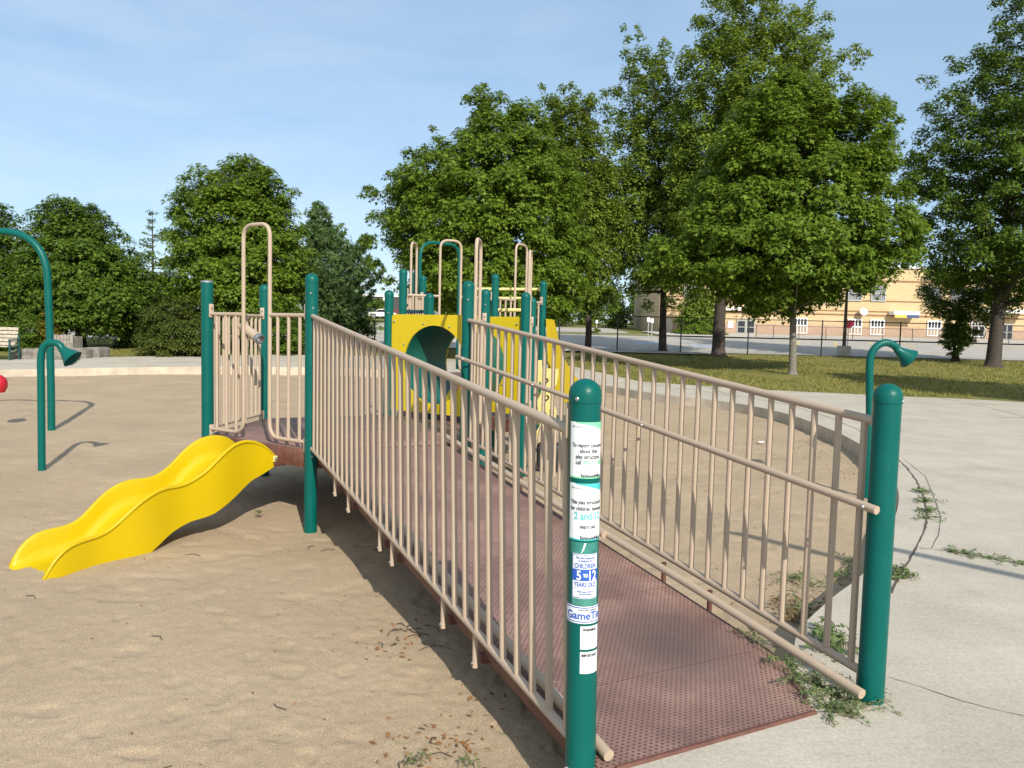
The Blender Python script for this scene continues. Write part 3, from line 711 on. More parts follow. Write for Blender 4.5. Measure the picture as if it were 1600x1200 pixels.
loop_panel(TP['C3'], TP['C4'], .98, 2.72, .42, 3.30)
loop_panel(TP['B2'], TP['B3'], .56, 2.30, .42, 2.93)
# --- straight barrier panel with telescope
def barrier(P, Q, zr, zb, n, m=BEIGE):
    P, Q = Vector((*P, 0)), Vector((*Q, 0)); d = (Q - P).normalized(); a, b = P + d * .07, Q - d * .07
    ob = MB().tube([a + ZX * zr, b + ZX * zr], .021, 12).build('barrier_panel', m, PS)
    MB().tube([a + ZX * zb, b + ZX * zb], .021, 12).build('bottom_rail', m, ob)
    for k in range(n):
        q = a.lerp(b, (k + .6) / (n + .2)); bar(ob, q + ZX * zb, q + ZX * zr)
    for p0, s_ in ((a, 1), (b, -1)): clamp_plate(ob, p0 + ZX * (zr + .035), d * s_ * (-1 if d.y * s_ > 0 else 1), .03, m); clamp_plate(ob, p0 + ZX * (zb - .03), d * s_ * (-1 if d.y * s_ > 0 else 1), -.03, m)
    return ob
barrier(HEX['A'], HEX['B'], 1.885, .615, 11)
tel0, tel1 = at(383, 513, 9.15), at(412, 535, 9.0)
dt = (tel1 - tel0).normalized(); tX = dt.orthogonal().normalized(); tY = dt.cross(tX)
tel = MB().lathe([(.052, -.06), (.056, 0), (.056, .21), (.056, .225)], 22, tel0, tX, tY, dt).build('telescope', BEIGE, PS)
MB().lathe([(.06, .225), (.062, .235), (.062, .285), (.048, .285), (.048, .25)], 22, tel0, tX, tY, dt).build('lens_ring', STEEL, tel)
MB().tube([tel0 + dt * .02 - ZX * .03, Vector((tel0.x, tel0.y, .62))], .022, 12).build('stand', BEIGE, tel)

# --- wave slide
def wave_slide():
    A, As = Vector((-3.609, 5.879, 0)), Vector((-2.379, 7.78, 0)); d = (As - A).normalized(); nrm = Vector((d.y, -d.x, 0)) * -1; W = .556
    T = [(0.0, -.22), (.03, -.145), (.084, -.082), (.158, -.017), (.234, .010), (.31, .020), (.414, .022), (.494, .036), (.576, .073), (.689, .171), (.834, .273), (.954, .320), (1.058, .335), (1.183, .326), (1.287, .340), (1.433, .411), (1.606, .551), (1.749, .636), (1.897, .660), (2.05, .631), (2.168, .56), (2.262, .455)]
    Bt = [(0, -.30), (.30, -.32), (.45, -.27), (.573, -.24), (.685, -.235), (.858, -.25), (.98, -.175), (1.104, -.10), (1.298, -.035), (1.431, -.025), (1.535, -.006), (1.785, .116), (1.973, .238), (2.129, .292), (2.262, .36)]
    sT, zT = zip(*T); sB, zB = zip(*Bt)
    ss = np.linspace(0.0, 2.262, 70)
    zt = np.interp(ss, sT, zT); zb = np.interp(ss, sB, zB)
    for _ in range(3): zt[1:-1] = .25 * zt[:-2] + .5 * zt[1:-1] + .25 * zt[2:]; zb[1:-1] = .25 * zb[:-2] + .5 * zb[1:-1] + .25 * zb[2:]
    mb = MB(); rows = []
    wall = .045
    for s_, a, b in zip(ss, zt, zb):
        depth = min(.235, max(.035, (a - b) * .72)); fl = a - depth                  # trough floor under the rim
        h = W / 2 + .016 * math.cos(2 * math.pi * (s_ - .85) / .75); e = min(.055, (a - b) * .45)
        half = [(h - .012, b), (h - .008, (a + b) / 2), (h - .012, a - .036), (h - .002, a - .031), (h, a - .018), (h - .006, a - .006), (h - .018, a), (h - .032, a - .006), (h - .04, a - .024), (h - .046, a - depth * .55), (h - .068, fl + .028), (h - .115, fl + .004), (h * .25, fl)]
        prof = half + [(-x, z) for x, z in reversed(half)]
        rows.append([A + d * s_ + nrm * (W / 2) + nrm * (-x) + ZX * z for x, z in prof])
    n = len(rows[0])
    for r_ in rows: mb.v += [tuple(p) for p in r_]
    for i in range(len(rows) - 1):
        for j in range(n): mb.f.append((i * n + j, i * n + (j + 1) % n, (i + 1) * n + (j + 1) % n, (i + 1) * n + j)); mb.m.append(0)
    mb.f.append(tuple(range(n))); mb.f.append(tuple(reversed(range((len(rows) - 1) * n, len(rows) * n)))); mb.m += [0, 0]
    ob = mb.build('wave_slide', YELLOW, PS, smooth=60)
    hw = MB()
    for k in (0, W):
        p = A + d * 2.24 + nrm * k + ZX * .43
        hw.box(p - nrm * (.012 if k == 0 else -.012), .012, .05, .06, nrm, d, ZX, bev=.004); bolt(hw, p - nrm * (.02 if k == 0 else -.02), -nrm if k == 0 else nrm, .018, .018, 1)
    hw.build('slide_bolt', [PALE, STEEL], ob)
    # spout plate on to the platform edge
    MB().box(A + d * 2.36 + nrm * (W / 2) + ZX * .42, W + .02, .28, .16, nrm, d, ZX, bev=.03).build('slide_entry', BROWN, ob)
    return ob
wave_slide()

# --- crawl tunnel between two yellow panels
def arch_panel(P, Q, zb, zt, hole_r, zc, parent, th=.03, squash=1.0):
    P, Q = Vector((*P, 0)), Vector((*Q, 0)); d = (Q - P); L = d.length - .14; d.normalize(); a = P + d * .07; nn = d.cross(ZX)
    bm = bmesh.new(); out = [(0, zb), (L, zb), (L, zt - .03), (L - .03, zt), (.03, zt), (0, zt - .03)]
    hole = [(L / 2 + hole_r * math.cos(t), zc + hole_r * squash * math.sin(t)) for t in [2 * math.pi * k / 48 for k in range(48)]]
    from mathutils.geometry import delaunay_2d_cdt
    vs = [Vector(p) for p in out + hole]; k = len(out)
    ed = [(i, (i + 1) % k) for i in range(k)] + [(k + i, k + (i + 1) % 48) for i in range(48)]
    V, E, Fc, *_ = delaunay_2d_cdt(vs, ed, [], 0, 1e-6)
    mb = MB(); n = len(V)
    for sgn in (-.5, .5): mb.v += [tuple(a + d * v.x + ZX * v.y + nn * (th * sgn)) for v in V]
    for f in Fc:
        cx_ = sum(V[i].x for i in f) / len(f); cy_ = sum(V[i].y for i in f) / len(f)
        if (cx_ - L / 2) ** 2 + ((cy_ - zc) / squash) ** 2 < (hole_r * .995) ** 2: continue
        mb.f += [tuple(f), tuple(n + i for i in reversed(f))]; mb.m += [0, 0]
    o2 = len(mb.v)
    for ringp in (out, hole):
        o2 = len(mb.v); q = len(ringp)
        for sgn in (-.5, .5): mb.v += [tuple(a + d * x + ZX * z + nn * (th * sgn)) for x, z in ringp]
        for i in range(q): mb.f.append((o2 + i, o2 + (i + 1) % q, o2 + q + (i + 1) % q, o2 + q + i)); mb.m.append(0)
    ob = mb.build('tunnel_panel', YPANEL, parent, smooth=30)
    bl = MB()
    for t in [R_(x) for x in range(18, 360, 45)]:
        bolt(bl, a + d * (L / 2 + (hole_r + .05) * math.cos(t)) + ZX * (zc + (hole_r + .05) * squash * math.sin(t)) + nn * (th * .5), nn, .014, .014)
    for x in (.05, L - .05):
        for z in (zt - .1, zb + .1): bolt(bl, a + d * x + ZX * z + nn * (th * .5), nn, .016, .018)
    bl.build('panel_bolt', STEEL, ob)
    return a + d * (L / 2), nn, d
tun = MB()
hc = 1.29; hr_ = .53
cP, nP, dP = None, None, None
pX, pV = Vector((*HEX['X'], 0)), Vector((*HEX['V'], 0)); dd = (pV - pX).normalized(); nA = dd.cross(ZX); nA = nA if nA.y < 0 else -nA
cA = (pX + pV) / 2; pB1, pB2 = Vector((*TP['B1'], 0)), Vector((*TP['B2'], 0)); cB = (pB1 + pB2) / 2; dB = (pB2 - pB1).normalized()
R0 = [cA + dd * (hr_ * math.cos(t)) + ZX * (hc + hr_ * math.sin(t)) - nA * .005 for t in [2 * math.pi * k / 40 for k in range(40)]]
R1 = [cB + dB * (hr_ * math.cos(t)) + ZX * (hc + hr_ * math.sin(t)) + nA * .005 for t in [2 * math.pi * k / 40 for k in range(40)]]
for j in range(6):
    w = j / 5; rib = 1.0
    for a, b in zip(R0, R1): tun.v.append(tuple(a.lerp(b, w)))
for j in range(5):
    for k in range(40): tun.f.append((j * 40 + k, j * 40 + (k + 1) % 40, (j + 1) * 40 + (k + 1) % 40, (j + 1) * 40 + k)); tun.m.append(0)
ctr = (cA + cB) / 2 + ZX * hc
o = len(tun.v)                                                     # outer skin, 12 mm outside the inner one
tun.v += [tuple(Vector(v) + (Vector(v) - Vector((ctr.x, ctr.y, hc)) - (cB - cA).normalized() * (Vector(v) - ctr).dot((cB - cA).normalized())).normalized() * .012) for v in tun.v[:o]]
for j in range(5):
    for k in range(40): tun.f.append((o + j * 40 + k, o + (j + 1) * 40 + k, o + (j + 1) * 40 + (k + 1) % 40, o + j * 40 + (k + 1) % 40)); tun.m.append(0)
tunnel = tun.build('crawl_tunnel', TUNNEL, PS, smooth=50, fix=False)
arch_panel(HEX['X'], HEX['V'], .63, 1.965, hr_, hc, tunnel)
arch_panel(TP['B1'], TP['B2'], .63, 1.965, hr_, hc, tunnel)
for t_, s_ in ((.45, .13), (.8, .1)):                              # moulded hand holds inside
    p = cA.lerp(cB, t_) + dd * .05 + ZX * (hc - hr_ + .02)
    MB().lathe([(s_, 0), (s_ * .9, .09), (s_ * .6, .15), (s_ * .2, .18)], 16, p).build('hand_hold', YPANEL, tunnel)
# --- riser and step behind the tunnel
rsr = at(716, 600, 12.9)
MB().box((rsr.x + .25, 13.0, .78), 1.3, .06, .40, (.92, .38, 0), (-.38, .92, 0), ZX, bev=.01).build('deck_riser', mat('red_brown_coating', (.19, .06, .04), .5), PS)
# --- small barred barrel and overhead arch in the tower
bc = at(648, 490, 11.9)
drum = MB()
drum.box((bc.x, bc.y, 2.03), .33, .05, .05, dB, nA, ZX, bev=.01); drum.box((bc.x, bc.y, 1.70), .33, .05, .05, dB, nA, ZX, bev=.01)
for k in range(7): drum.tube([Vector((bc.x, bc.y, 1.72)) + dB * (-.14 + .047 * k), Vector((bc.x, bc.y, 2.02)) + dB * (-.14 + .047 * k)], .008, 8)
drum.build('barred_window', DTEAL, PS)
g0, g1 = at(655.5, 470, 14.3), at(716.5, 470, 14.9)
zt_ = at(676, 379, 14.5).z
pth = [Vector((g0.x, g0.y, 1.0)), Vector((g0.x, g0.y, zt_ - .3))] + arc(Vector((g0.x, g0.y, zt_ - .3)), Vector((g0.x, g0.y, zt_)), Vector((g0.x, g0.y, zt_)).lerp(Vector((g1.x, g1.y, zt_)), .35), 8)[1:] + \
      arc(Vector((g0.x, g0.y, zt_)).lerp(Vector((g1.x, g1.y, zt_)), .75), Vector((g1.x, g1.y, zt_)), Vector((g1.x, g1.y, zt_ - .3)), 8) + [Vector((g1.x, g1.y, 1.0))]
pipe_part('overhead_arch', pth, .03, GREEN)
pipe_part('support_pole', [at(645, 470, 13.6), Vector((*at(645, 560, 13.6)[:2], -.3))], .03, GREEN)
pt_ = at(646, 426, 13.6); pipe_part('support_pole', [pt_, at(645.5, 480, 13.6)], .03, GREEN)
# --- pale yellow rails and climbing wall at the back right
for (x0, x1, y, D, r) in ((736, 848, 451.5, 14.95, .028), (736, 832, 465.5, 14.95, .024), (779, 817, 484.5, 12.6, .03)):
    pipe_part('access_rail', [at(x0, y, D), at(x1, y + (x1 - x0) * .005, D - .1)], r, PALE)
def climb_wall(x0, x1, y0, y1, D, seed):
    a, b = at(x0, y0, D), at(x1, y0, D - .1); z0 = at(x0, y1, D).z; d = (b - a); d.z = 0; L = d.length; d.normalize(); nn = d.cross(ZX)
    n = 14; lft = [(0.012 * math.sin(i * 1.1 + seed), i / n) for i in range(n + 1)]
    pts = [a + d * (x + (0.04 if (i // 3) % 2 else 0)) + ZX * ((z0 - a.z) * t) for i, (x, t) in enumerate(lft)]
    pts += [a + d * (L - x - (0.05 if (i // 4) % 2 else 0)) + ZX * ((z0 - a.z) * t) for i, (x, t) in reversed(list(enumerate(lft)))]
    ob = MB().prism(pts, dvec=nn * .035).build('climbing_panel', PALE, PS, smooth=0)
    r = random.Random(seed); hd = MB()
    for k in range(4):
        p = a + d * (L * r.uniform(.3, .7)) + ZX * ((z0 - a.z) * (k + .6) / 4.4) + nn * .036
        q = p + d * r.uniform(-.05, .05) - ZX * .1; hd.tube(arc(p, p + d * .09 - ZX * .02, q, 6), .012, 8)
    hd.build('hand_grip', BLACK, ob)
climb_wall(825, 848, 562, 662, 12.9, 1); climb_wall(843, 872, 575, 690, 12.4, 4); climb_wall(808, 822, 600, 682, 12.0, 7)
MB().box((at(862, 706, 10.9).x, 10.9, .02), .42, .30, .34, bev=.05).build('step_pod', BLACK, PS)
pipe_part('step_post', [at(862, 640, 11.0), Vector((*at(862, 700, 11.0)[:2], -.1))], .03, BEIGE)
pipe_part('step_post', arc(at(842, 690, 10.6), at(842, 655, 10.6), at(868, 655, 10.6), 6) + [Vector((*at(868, 655, 10.6)[:2], -.3))], .024, BEIGE)
# --- straight yellow slide leaving the high deck
def back_slide():
    xs_ = [853, 859, 864, 872, 880, 893, 906, 918]; T = [498, 499, 522, 555, 570, 589, 605, 618]; C = [564, 578, 587, 597, 606, 617, 628, 636]; B = [584, 602, 614, 624, 631, 639, 645, 649]
    D = [14.6, 14.75, 14.9, 15.2, 15.5, 16.0, 16.5, 16.9]; mb = MB(); rows = []; W = Vector((.12, .62, 0))
    for x, t, c, b, d in zip(xs_, T, C, B, D):
        p, q, r_ = at(x, t, d), at(x + (3 if x < 860 else 1), c, d), at(x + 4, b, d + .28); k = Vector((.01, .045, 0)); fl = q - ZX * .02
        rows.append([p, q, r_, r_ + W * .25 - ZX * .01, q + W + ZX * 0, p + W, p + W - k, q + W - k + ZX * .02, r_ + W * .2 + ZX * .05, fl + k + ZX * .04, p + k])
    n = len(rows[0])
    for r_ in rows: mb.v += [tuple(p) for p in r_]
    for i in range(len(rows) - 1):
        for j in range(n): mb.f.append((i * n + j, i * n + (j + 1) % n, (i + 1) * n + (j + 1) % n, (i + 1) * n + j)); mb.m.append(0)
    mb.f.append(tuple(range(n))); mb.f.append(tuple(reversed(range((len(rows) - 1) * n, len(rows) * n)))); mb.m += [0, 0]
    mb.build('straight_slide', YELLOW, PS, smooth=35)
back_slide()

# ---------------------------------------------------------------- stickers on the nearest post
def text_mesh(txt, size, ax='CENTER', bold=0.0, sx=1.0):
    cu = bpy.data.curves.new('t', 'FONT'); cu.body = txt; cu.size = size; cu.align_x = ax; cu.offset = bold; cu.space_character = 1.0
    ob = bpy.data.objects.new('t', cu); COL.objects.link(ob); dg = bpy.context.evaluated_depsgraph_get(); me = bpy.data.meshes.new_from_object(ob.evaluated_get(dg))
    bm = bmesh.new(); bm.from_mesh(me); bmesh.ops.triangulate(bm, faces=bm.faces[:])
    lim = .008
    for _ in range(3):
        es = [e for e in bm.edges if abs(e.verts[0].co.x - e.verts[1].co.x) > lim]
        if not es: break
        bmesh.ops.subdivide_edges(bm, edges=es, cuts=1); bmesh.ops.triangulate(bm, faces=[f for f in bm.faces if len(f.verts) > 3])
    bm.verts.index_update(); vs = [(v.co.x * sx, v.co.y) for v in bm.verts]; fs = [tuple(v.index for v in f.verts) for f in bm.faces]; bm.free()
    bpy.data.objects.remove(ob); bpy.data.curves.remove(cu); bpy.data.meshes.remove(me)
    return vs, fs
nz0 = at(915, 600, 3.04)
def zpx(y): return at(915, y, 3.099 - PR).z
def wrapped(z, ang, r):
    """point on the leaning post: ang measured from the side facing the viewer, positive to the right"""
    t = (z - nb.z) / nax.z; c = nb + nax * t; f = Vector((-c.x, -c.y, 0)).normalized(); s = Vector((-f.y, f.x, 0))
    return c + (f * math.cos(ang) + s * math.sin(ang)) * r
def wrap_sheet(mb, z0, z1, a0, a1, r, mi, n=26, m=4, top=None):
    o = len(mb.v)
    for j in range(m + 1):
        for i in range(n + 1):
            u_ = i / n; zt2 = z1 if top is None else top(u_); z = z0 + (zt2 - z0) * j / m
            mb.v.append(tuple(wrapped(z, a0 + (a1 - a0) * u_, r)))
    for j in range(m):
        for i in range(n): k = o + j * (n + 1) + i; mb.f.append((k, k + 1, k + n + 2, k + n + 1)); mb.m.append(mi)
def wrap_text(mb, txt, z, ac, size, mi, r, bold=0.0, sx=1.0, al='CENTER'):
    sx *= .78; bold = max(bold, size * .022)
    vs, fs = text_mesh(txt, size, al, bold, sx); mb.add([wrapped(z + y, ac + x / PR, r) for x, y in vs], fs, mi)
r0, r1, r2 = PR + .0007, PR + .0014, PR + .0022
SM = [WHITE, INK, MINT, TEAL, BLUE]
# sticker 1 – who to call
def town_logo(mb, z, ac):
    pts = [(-.052, .006), (-.049, -.004), (-.046, .004), (-.042, -.002), (-.038, .001), (-.034, -.002), (-.03, .001), (-.026, -.002), (-.022, .0), (-.018, -.003), (-.012, -.001), (-.008, .004), (-.011, -.006), (-.004, -.007), (.004, -.002), (.012, -.005), (.02, -.004)]
    mb.tube([wrapped(z + y, ac + x / PR, r1) for x, y in pts], .0007, 5, 1)
def town_sticker(y0, y1, ink, lines):
    mb = MB(); zb_, zt2 = zpx(y1), zpx(y0); H = zt2 - zb_; a0, a1, ac = R_(-60), R_(96), R_(17)
    wrap_sheet(mb, zb_, zt2, a0, a1, r0, 0)
    o = len(mb.v); n = 24                                             # coloured corner sweep
    for i in range(n + 1):
        u_ = i / n; a = a0 + (a1 - a0) * (.18 + .82 * u_); lo = zt2 - .004 - H * .15 * u_ ** 1.5
        mb.v += [tuple(wrapped(lo, a, r1)), tuple(wrapped(zt2, a, r1))]
    for i in range(n): mb.f.append((o + 2 * i, o + 2 * i + 2, o + 2 * i + 3, o + 2 * i + 1)); mb.m.append(ink)
    wrap_sheet(mb, zb_, zb_ + .006, a0, a1, r1, ink, m=1)
    town_logo(mb, zt2 - .019, R_(0))
    for txt, y, s, mi, b, al, off in lines: wrap_text(mb, txt, zpx(y), ac + off, s, mi, r2, b, 1.0, al)
    ob = mb.build('sticker', SM, near, smooth=0, fix=False); return ob
s1 = town_sticker(660, 748, 2, [('To report concerns', 699, .0225, 1, .0003, 'CENTER', 0), ('about this', 708, .0235, 1, .0003, 'CENTER', 0), ('play structure,', 717, .0235, 1, .0003, 'CENTER', 0), ('call', 726, .0235, 1, .0003, 'RIGHT', -R_(27)), ('905-771-8800', 726, .0235, 2, .0006, 'LEFT', -R_(22)), ('RichmondHill.ca', 746, .0185, 1, .0006, 'CENTER', R_(14))])
tag(s1, 'white and mint notice with the phone number to report concerns')
s2 = town_sticker(756, 845, 3, [('This play structure is', 788, .0225, 1, .0003, 'CENTER', 0), ('for children between', 798, .0225, 1, .0003, 'CENTER', 0), ('2 and 12', 812, .042, 3, .0009, 'CENTER', 0), ('years old.', 826, .0225, 1, .0003, 'CENTER', 0), ('RichmondHill.ca', 843, .0185, 1, .0006, 'CENTER', R_(14))])
tag(s2, 'white and teal notice for children between 2 and 12')
# sticker 3 – ages
mb = MB(); wrap_sheet(mb, zpx(936), zpx(866), R_(-41), R_(62), r0, 0); zz = lambda y: zpx(y)
for (ya, yb) in ((867, 868), (934, 935)): wrap_sheet(mb, zz(yb), zz(ya), R_(-39), R_(60), r1, 4, m=1)
for (aa, ab) in ((R_(-39.5), R_(-38)), (R_(59), R_(60.5))): wrap_sheet(mb, zz(935), zz(867), aa, ab, r1, 4, n=2, m=2)
wrap_sheet(mb, zz(908), zz(890), R_(-41), R_(62), r1, 4)
ac = R_(10)
wrap_text(mb, 'This play equipment', zz(873.5), ac, .0125, 4, r2); wrap_text(mb, 'is designed for', zz(878), ac, .0125, 4, r2)
wrap_text(mb, 'CHILDREN', zz(888), ac, .0275, 4, r2, .0003, .88); wrap_text(mb, '5', zz(906.5), ac - R_(24), .054, 0, r2, .0008, 1.0); wrap_text(mb, 'TO', zz(902), ac, .019, 0, r2, .001, .9); wrap_text(mb, '12', zz(906.5), ac + R_(25), .054, 0, r2, .0008, .95)
wrap_text(mb, 'YEARS OLD', zz(917), ac, .0265, 4, r2, .0003, .85); wrap_sheet(mb, zz(920.5), zz(920), R_(-35), R_(55), r1, 4, m=1)
wrap_text(mb, 'Adult supervision is', zz(926), ac, .011, 4, r2); wrap_text(mb, 'recommended', zz(930), ac, .011, 4, r2)
tag(mb.build('sticker', SM, near, smooth=0, fix=False), 'white and blue label reading children 5 to 12 years old')
wrap_sheet(mb := MB(), zz(947), zz(936.5), R_(-42), R_(64), r0, 0, m=1); 
mb.build('sticker', [mat('faded_green_vinyl', (.05, .22, .18), .5, var=.2, vscale=30)], near, smooth=0, fix=False)
mb = MB(); wrap_sheet(mb, zz(865.5), zz(848), R_(-50), R_(64), r0, 0); pts_ = [(R_(12), 849), (R_(8), 853), (R_(3), 860), (R_(-8), 866), (R_(-3), 860), (R_(2), 853), (R_(4), 849)]
o = len(mb.v); mb.v += [tuple(wrapped(zz(y), a, r1)) for a, y in pts_]; mb.f.append(tuple(range(o, o + len(pts_)))); mb.m.append(1)
mb.build('sticker', [mat('old_green_vinyl', (.03, .19, .155), .5, var=.2, vscale=30), WHITE], near, smooth=0, fix=False)
# maker's plate
mb = MB(); a0, a1 = R_(-84), R_(100); wrap_sheet(mb, zz(975), zz(948), a0, a1, r0, 0)
for (ya, yb) in ((949.5, 951), (971.5, 973)): wrap_sheet(mb, zz(yb), zz(ya), a0 + .05, a1 - .05, r1, 4, m=1)
for (aa, ab) in ((a0 + .04, a0 + .09), (a1 - .09, a1 - .04)): wrap_sheet(mb, zz(973), zz(949.5), aa, ab, r1, 4, n=2, m=2)
wrap_text(mb, 'GameTime', zz(968), R_(24), .045, 4, r2, .0009, 1.22); wrap_text(mb, 'A PLAYCORE COMPANY', zz(954.8), R_(20), .0095, 1, r2)
tag(mb.build('sticker', SM, near, smooth=0, fix=False), "white maker's label with blue lettering")
for (y0, y1, head) in ((979, 1015, 'WARNING'), (1019, 1053, 'IMPORTANT')):
    mb = MB(); a0, a1 = R_(-6), R_(74); wrap_sheet(mb, zz(y1), zz(y0), a0, a1, r0, 0)
    wrap_text(mb, head, zz(y0 + 7.5), R_(30), .0155, 1, r2, .0008)
    wrap_sheet(mb, zz(y0 + 9.8), zz(y0 + 9.2), a0 + .1, a1 - .1, r1, 1, m=1)
    rr_ = random.Random(y0)
    for k in range(5):
        y = y0 + 13.5 + k * (y1 - y0 - 17) / 4.4; wrap_sheet(mb, zz(y + .8), zz(y), a0 + .14, a1 - .15 - rr_.random() * .35, r1, 5, m=1)
    mb.build('sticker', SM + [mat('grey_ink', (.4, .41, .42), .6)], near, smooth=0, fix=False)
mb = MB(); bolt(mb, wrapped(zz(624), R_(-29), PR * 1.0), wrapped(zz(624), R_(-29), 1) - wrapped(zz(624), R_(-29), 0), .009, .008); mb.build('cap_bolt', STEEL, near)
mb = MB(); bolt(mb, Vector((1.825, 3.733, 1.50)) + Vector((.86, -.5, 0)) * PR * .98, (.86, -.5, 0), .009, .01); mb.build('cap_bolt', STEEL, rpost)
for k in ('FL', 'FR', 'X', 'V'):
    p = Vector((*HEX[k], 2.10 if k != 'X' else 1.98)); dv = Vector((-p.x * .4 + .05, -p.y, 0)).normalized(); mb = MB(); bolt(mb, p + dv * PR * .98, dv, .012, .014); mb.build('cap_bolt', STEEL, post_o[k])

# ================================================================ OTHER PLAY THINGS
def talk_tube(base, pts, label, horn_dir):
    t = thing('talk_tube', base, label, 'talk tube', 'bent talk tubes standing in the sand')
    b = Vector(base); end = Vector(pts[-1]); path = [b - ZX * .3] + [Vector(p) for p in pts]
    den = [path[0], path[1]]
    for i in range(1, len(path) - 1):
        for s_ in (.25, .5, .75, 1): 
            p0, p1, p2, p3 = path[max(i - 1, 1)], path[i], path[i + 1], path[min(i + 2, len(path) - 1)]
            den.append(.5 * ((2 * p1) + (p2 - p0) * s_ + (2 * p0 - 5 * p1 + 4 * p2 - p3) * s_ ** 2 + (-p0 + 3 * p1 - 3 * p2 + p3) * s_ ** 3))
    MB().tube(den, .046, 20).build('pipe', GREEN, t)
    d = (den[-1] - den[-2]).normalized(); d = (d + Vector(horn_dir)).normalized(); X = d.orthogonal().normalized(); Y = d.cross(X)
    MB().lathe([(.047, -.03), (.052, 0), (.07, .05), (.098, .11), (.13, .17), (.135, .175), (.125, .17), (.09, .10), (.05, .04), (.03, .03)], 26, end, X, Y, d).build('horn', GREEN, t, fix=False)
talk_tube((-6.2, 10.103, SAND), [(-6.184, 10.103, 1.0), (-6.179, 10.103, 1.28), (-6.135, 10.103, 1.42), (-6.04, 10.103, 1.475), (-5.945, 10.103, 1.455), (-5.89, 10.103, 1.385)], 'green bent talk tube with a horn end beside the tall arch, left of slide', (.35, 0, -.0))
talk_tube((4.543, 9.693, SAND + .1), [(4.518, 9.693, .9), (4.485, 9.693, 1.45), (4.52, 9.693, 1.645), (4.64, 9.693, 1.74), (4.76, 9.693, 1.72), (4.835, 9.693, 1.65)], 'green bent talk tube with a horn end beyond the right ramp post', (.35, 0, 0))
# tall arch swing frame
sw = thing('swing_set', (-8.274, 13.787, SAND), 'tall green arched swing frame of one bent pipe at left', 'swing frame')
xs = [(-8.27, -.5), (-8.262, .6), (-8.27, 1.7), (-8.285, 2.45)]
arcp = [Vector((x, 13.787, z)) for x, z in xs] + arc(Vector((-8.285, 13.787, 2.5)), Vector((-8.33, 13.787, 3.30)), Vector((-9.1, 13.787, 3.30)), 12)[1:] + [Vector((-9.5, 13.72, 3.30)), Vector((-9.9, 13.66, 3.30))] + arc(Vector((-10.0, 13.64, 3.30)), Vector((-10.75, 13.5, 3.30)), Vector((-10.8, 13.5, 2.5)), 10)[1:] + [Vector((-10.8, 13.5, -.5))]
MB().tube(arcp, .062, 22).build('arched_pipe', GREEN, sw)
clm = MB()
for dx in (-.0, ): clm.lathe([(.072, -.04), (.076, 0), (.072, .04)], 18, (-9.25, 13.76, 3.30), (0, 1, 0), (0, 0, 1), (1, 0, 0))
clm.build('clamp', STEEL, sw)
rd = at(-3, 600, 13.76); seat = thing('bucket_swing', (rd.x, rd.y, rd.z - .16), 'red bucket swing seat hanging on chains at the left edge', 'swing')
MB().lathe([(.03, -.16), (.10, -.15), (.145, -.06), (.15, .02), (.125, .10), (.07, .15), (.03, .17), (.0005, .172)], 18, rd).build('bucket', RED, seat)
ch = MB(); L_ = 3.24 - (rd.z + .16); nlk = 44
for k in range(nlk):
    z = rd.z + .16 + L_ * (k + .5) / nlk; w = .013; ax_ = Vector((1, 0, 0)) if k % 2 else Vector((0, 1, 0)); c = Vector((rd.x, rd.y, z)); c.x += (rd.z + .16 + L_ - z) * 0
    h = L_ / nlk * .62; ch.tube([c - ZX * h + ax_ * 0, c - ZX * h * .5 + ax_ * w, c + ZX * h * .5 + ax_ * w, c + ZX * h, c + ZX * h * .5 - ax_ * w, c - ZX * h * .5 - ax_ * w, c - ZX * h], .004, 5)
ch.build('chain', STEEL, seat)

cant = thing('cantilever_pole', (7.8, -1.9, 0), 'tall green pole with a long level arm beside the slab, behind the viewer', 'pole')
MB().tube([(7.8, -1.9, -.2), (7.8, -1.9, 3.1)] + arc(Vector((7.8, -1.9, 3.5)), Vector((7.8, -1.9, 4.0)), Vector((7.45, -1.52, 4.0)), 8) + [(6.2, -.15, 4.0), (4.5, 1.65, 4.0)], .06, 18).build('bent_pipe', GREEN, cant)

# ================================================================ BENCH, STONES, PLANTER
def bench():
    p = gt(12, 562); y = p.y; z = hgt(y); t = thing('park_bench', (p.x - .9, y, z), 'weathered pale slatted bench with dark green metal ends at left', 'bench'); b = Vector((p.x - .9, y, z))
    WOOD = mat('weathered_wood', (.52, .46, .38), .85, col2=(.34, .29, .23), vscale=9); GM = mat('bench_metal', (.012, .06, .055), .5)
    s = 1.15; sl = MB()
    for k in range(5): sl.box(b + Vector((0, .26 + .03 * k, (.52 + .125 * k) * s)), 1.9 * s, .035, .10 * s, bev=.008)
    sl.build('backrest', WOOD, t); st = MB()
    for k in range(4): st.box(b + Vector((0, -.22 + .12 * k, .44 * s)), 1.9 * s, .10, .035, bev=.008)
    st.build('seat', WOOD, t)
    for sx_ in (-1, 1):
        f = MB(); q = b + Vector((sx_ * 1.0 * s, 0, 0)); f.box(q + Vector((0, -.25, .33 * s)), .06, .07, .66 * s, bev=.01); f.box(q + Vector((0, .3, .42 * s)), .06, .07, .84 * s, bev=.01); f.box(q + Vector((0, .02, .66 * s)), .07, .64, .05, bev=.015); f.box(q + Vector((0, .02, .42 * s)), .05, .56, .06)
        f.build('end_frame', GM, t)
bench()
STONE = mat('grey_stone', (.25, .23, .20), .95, col2=(.12, .11, .095), vscale=4.5, bump=.9, bscale=9)
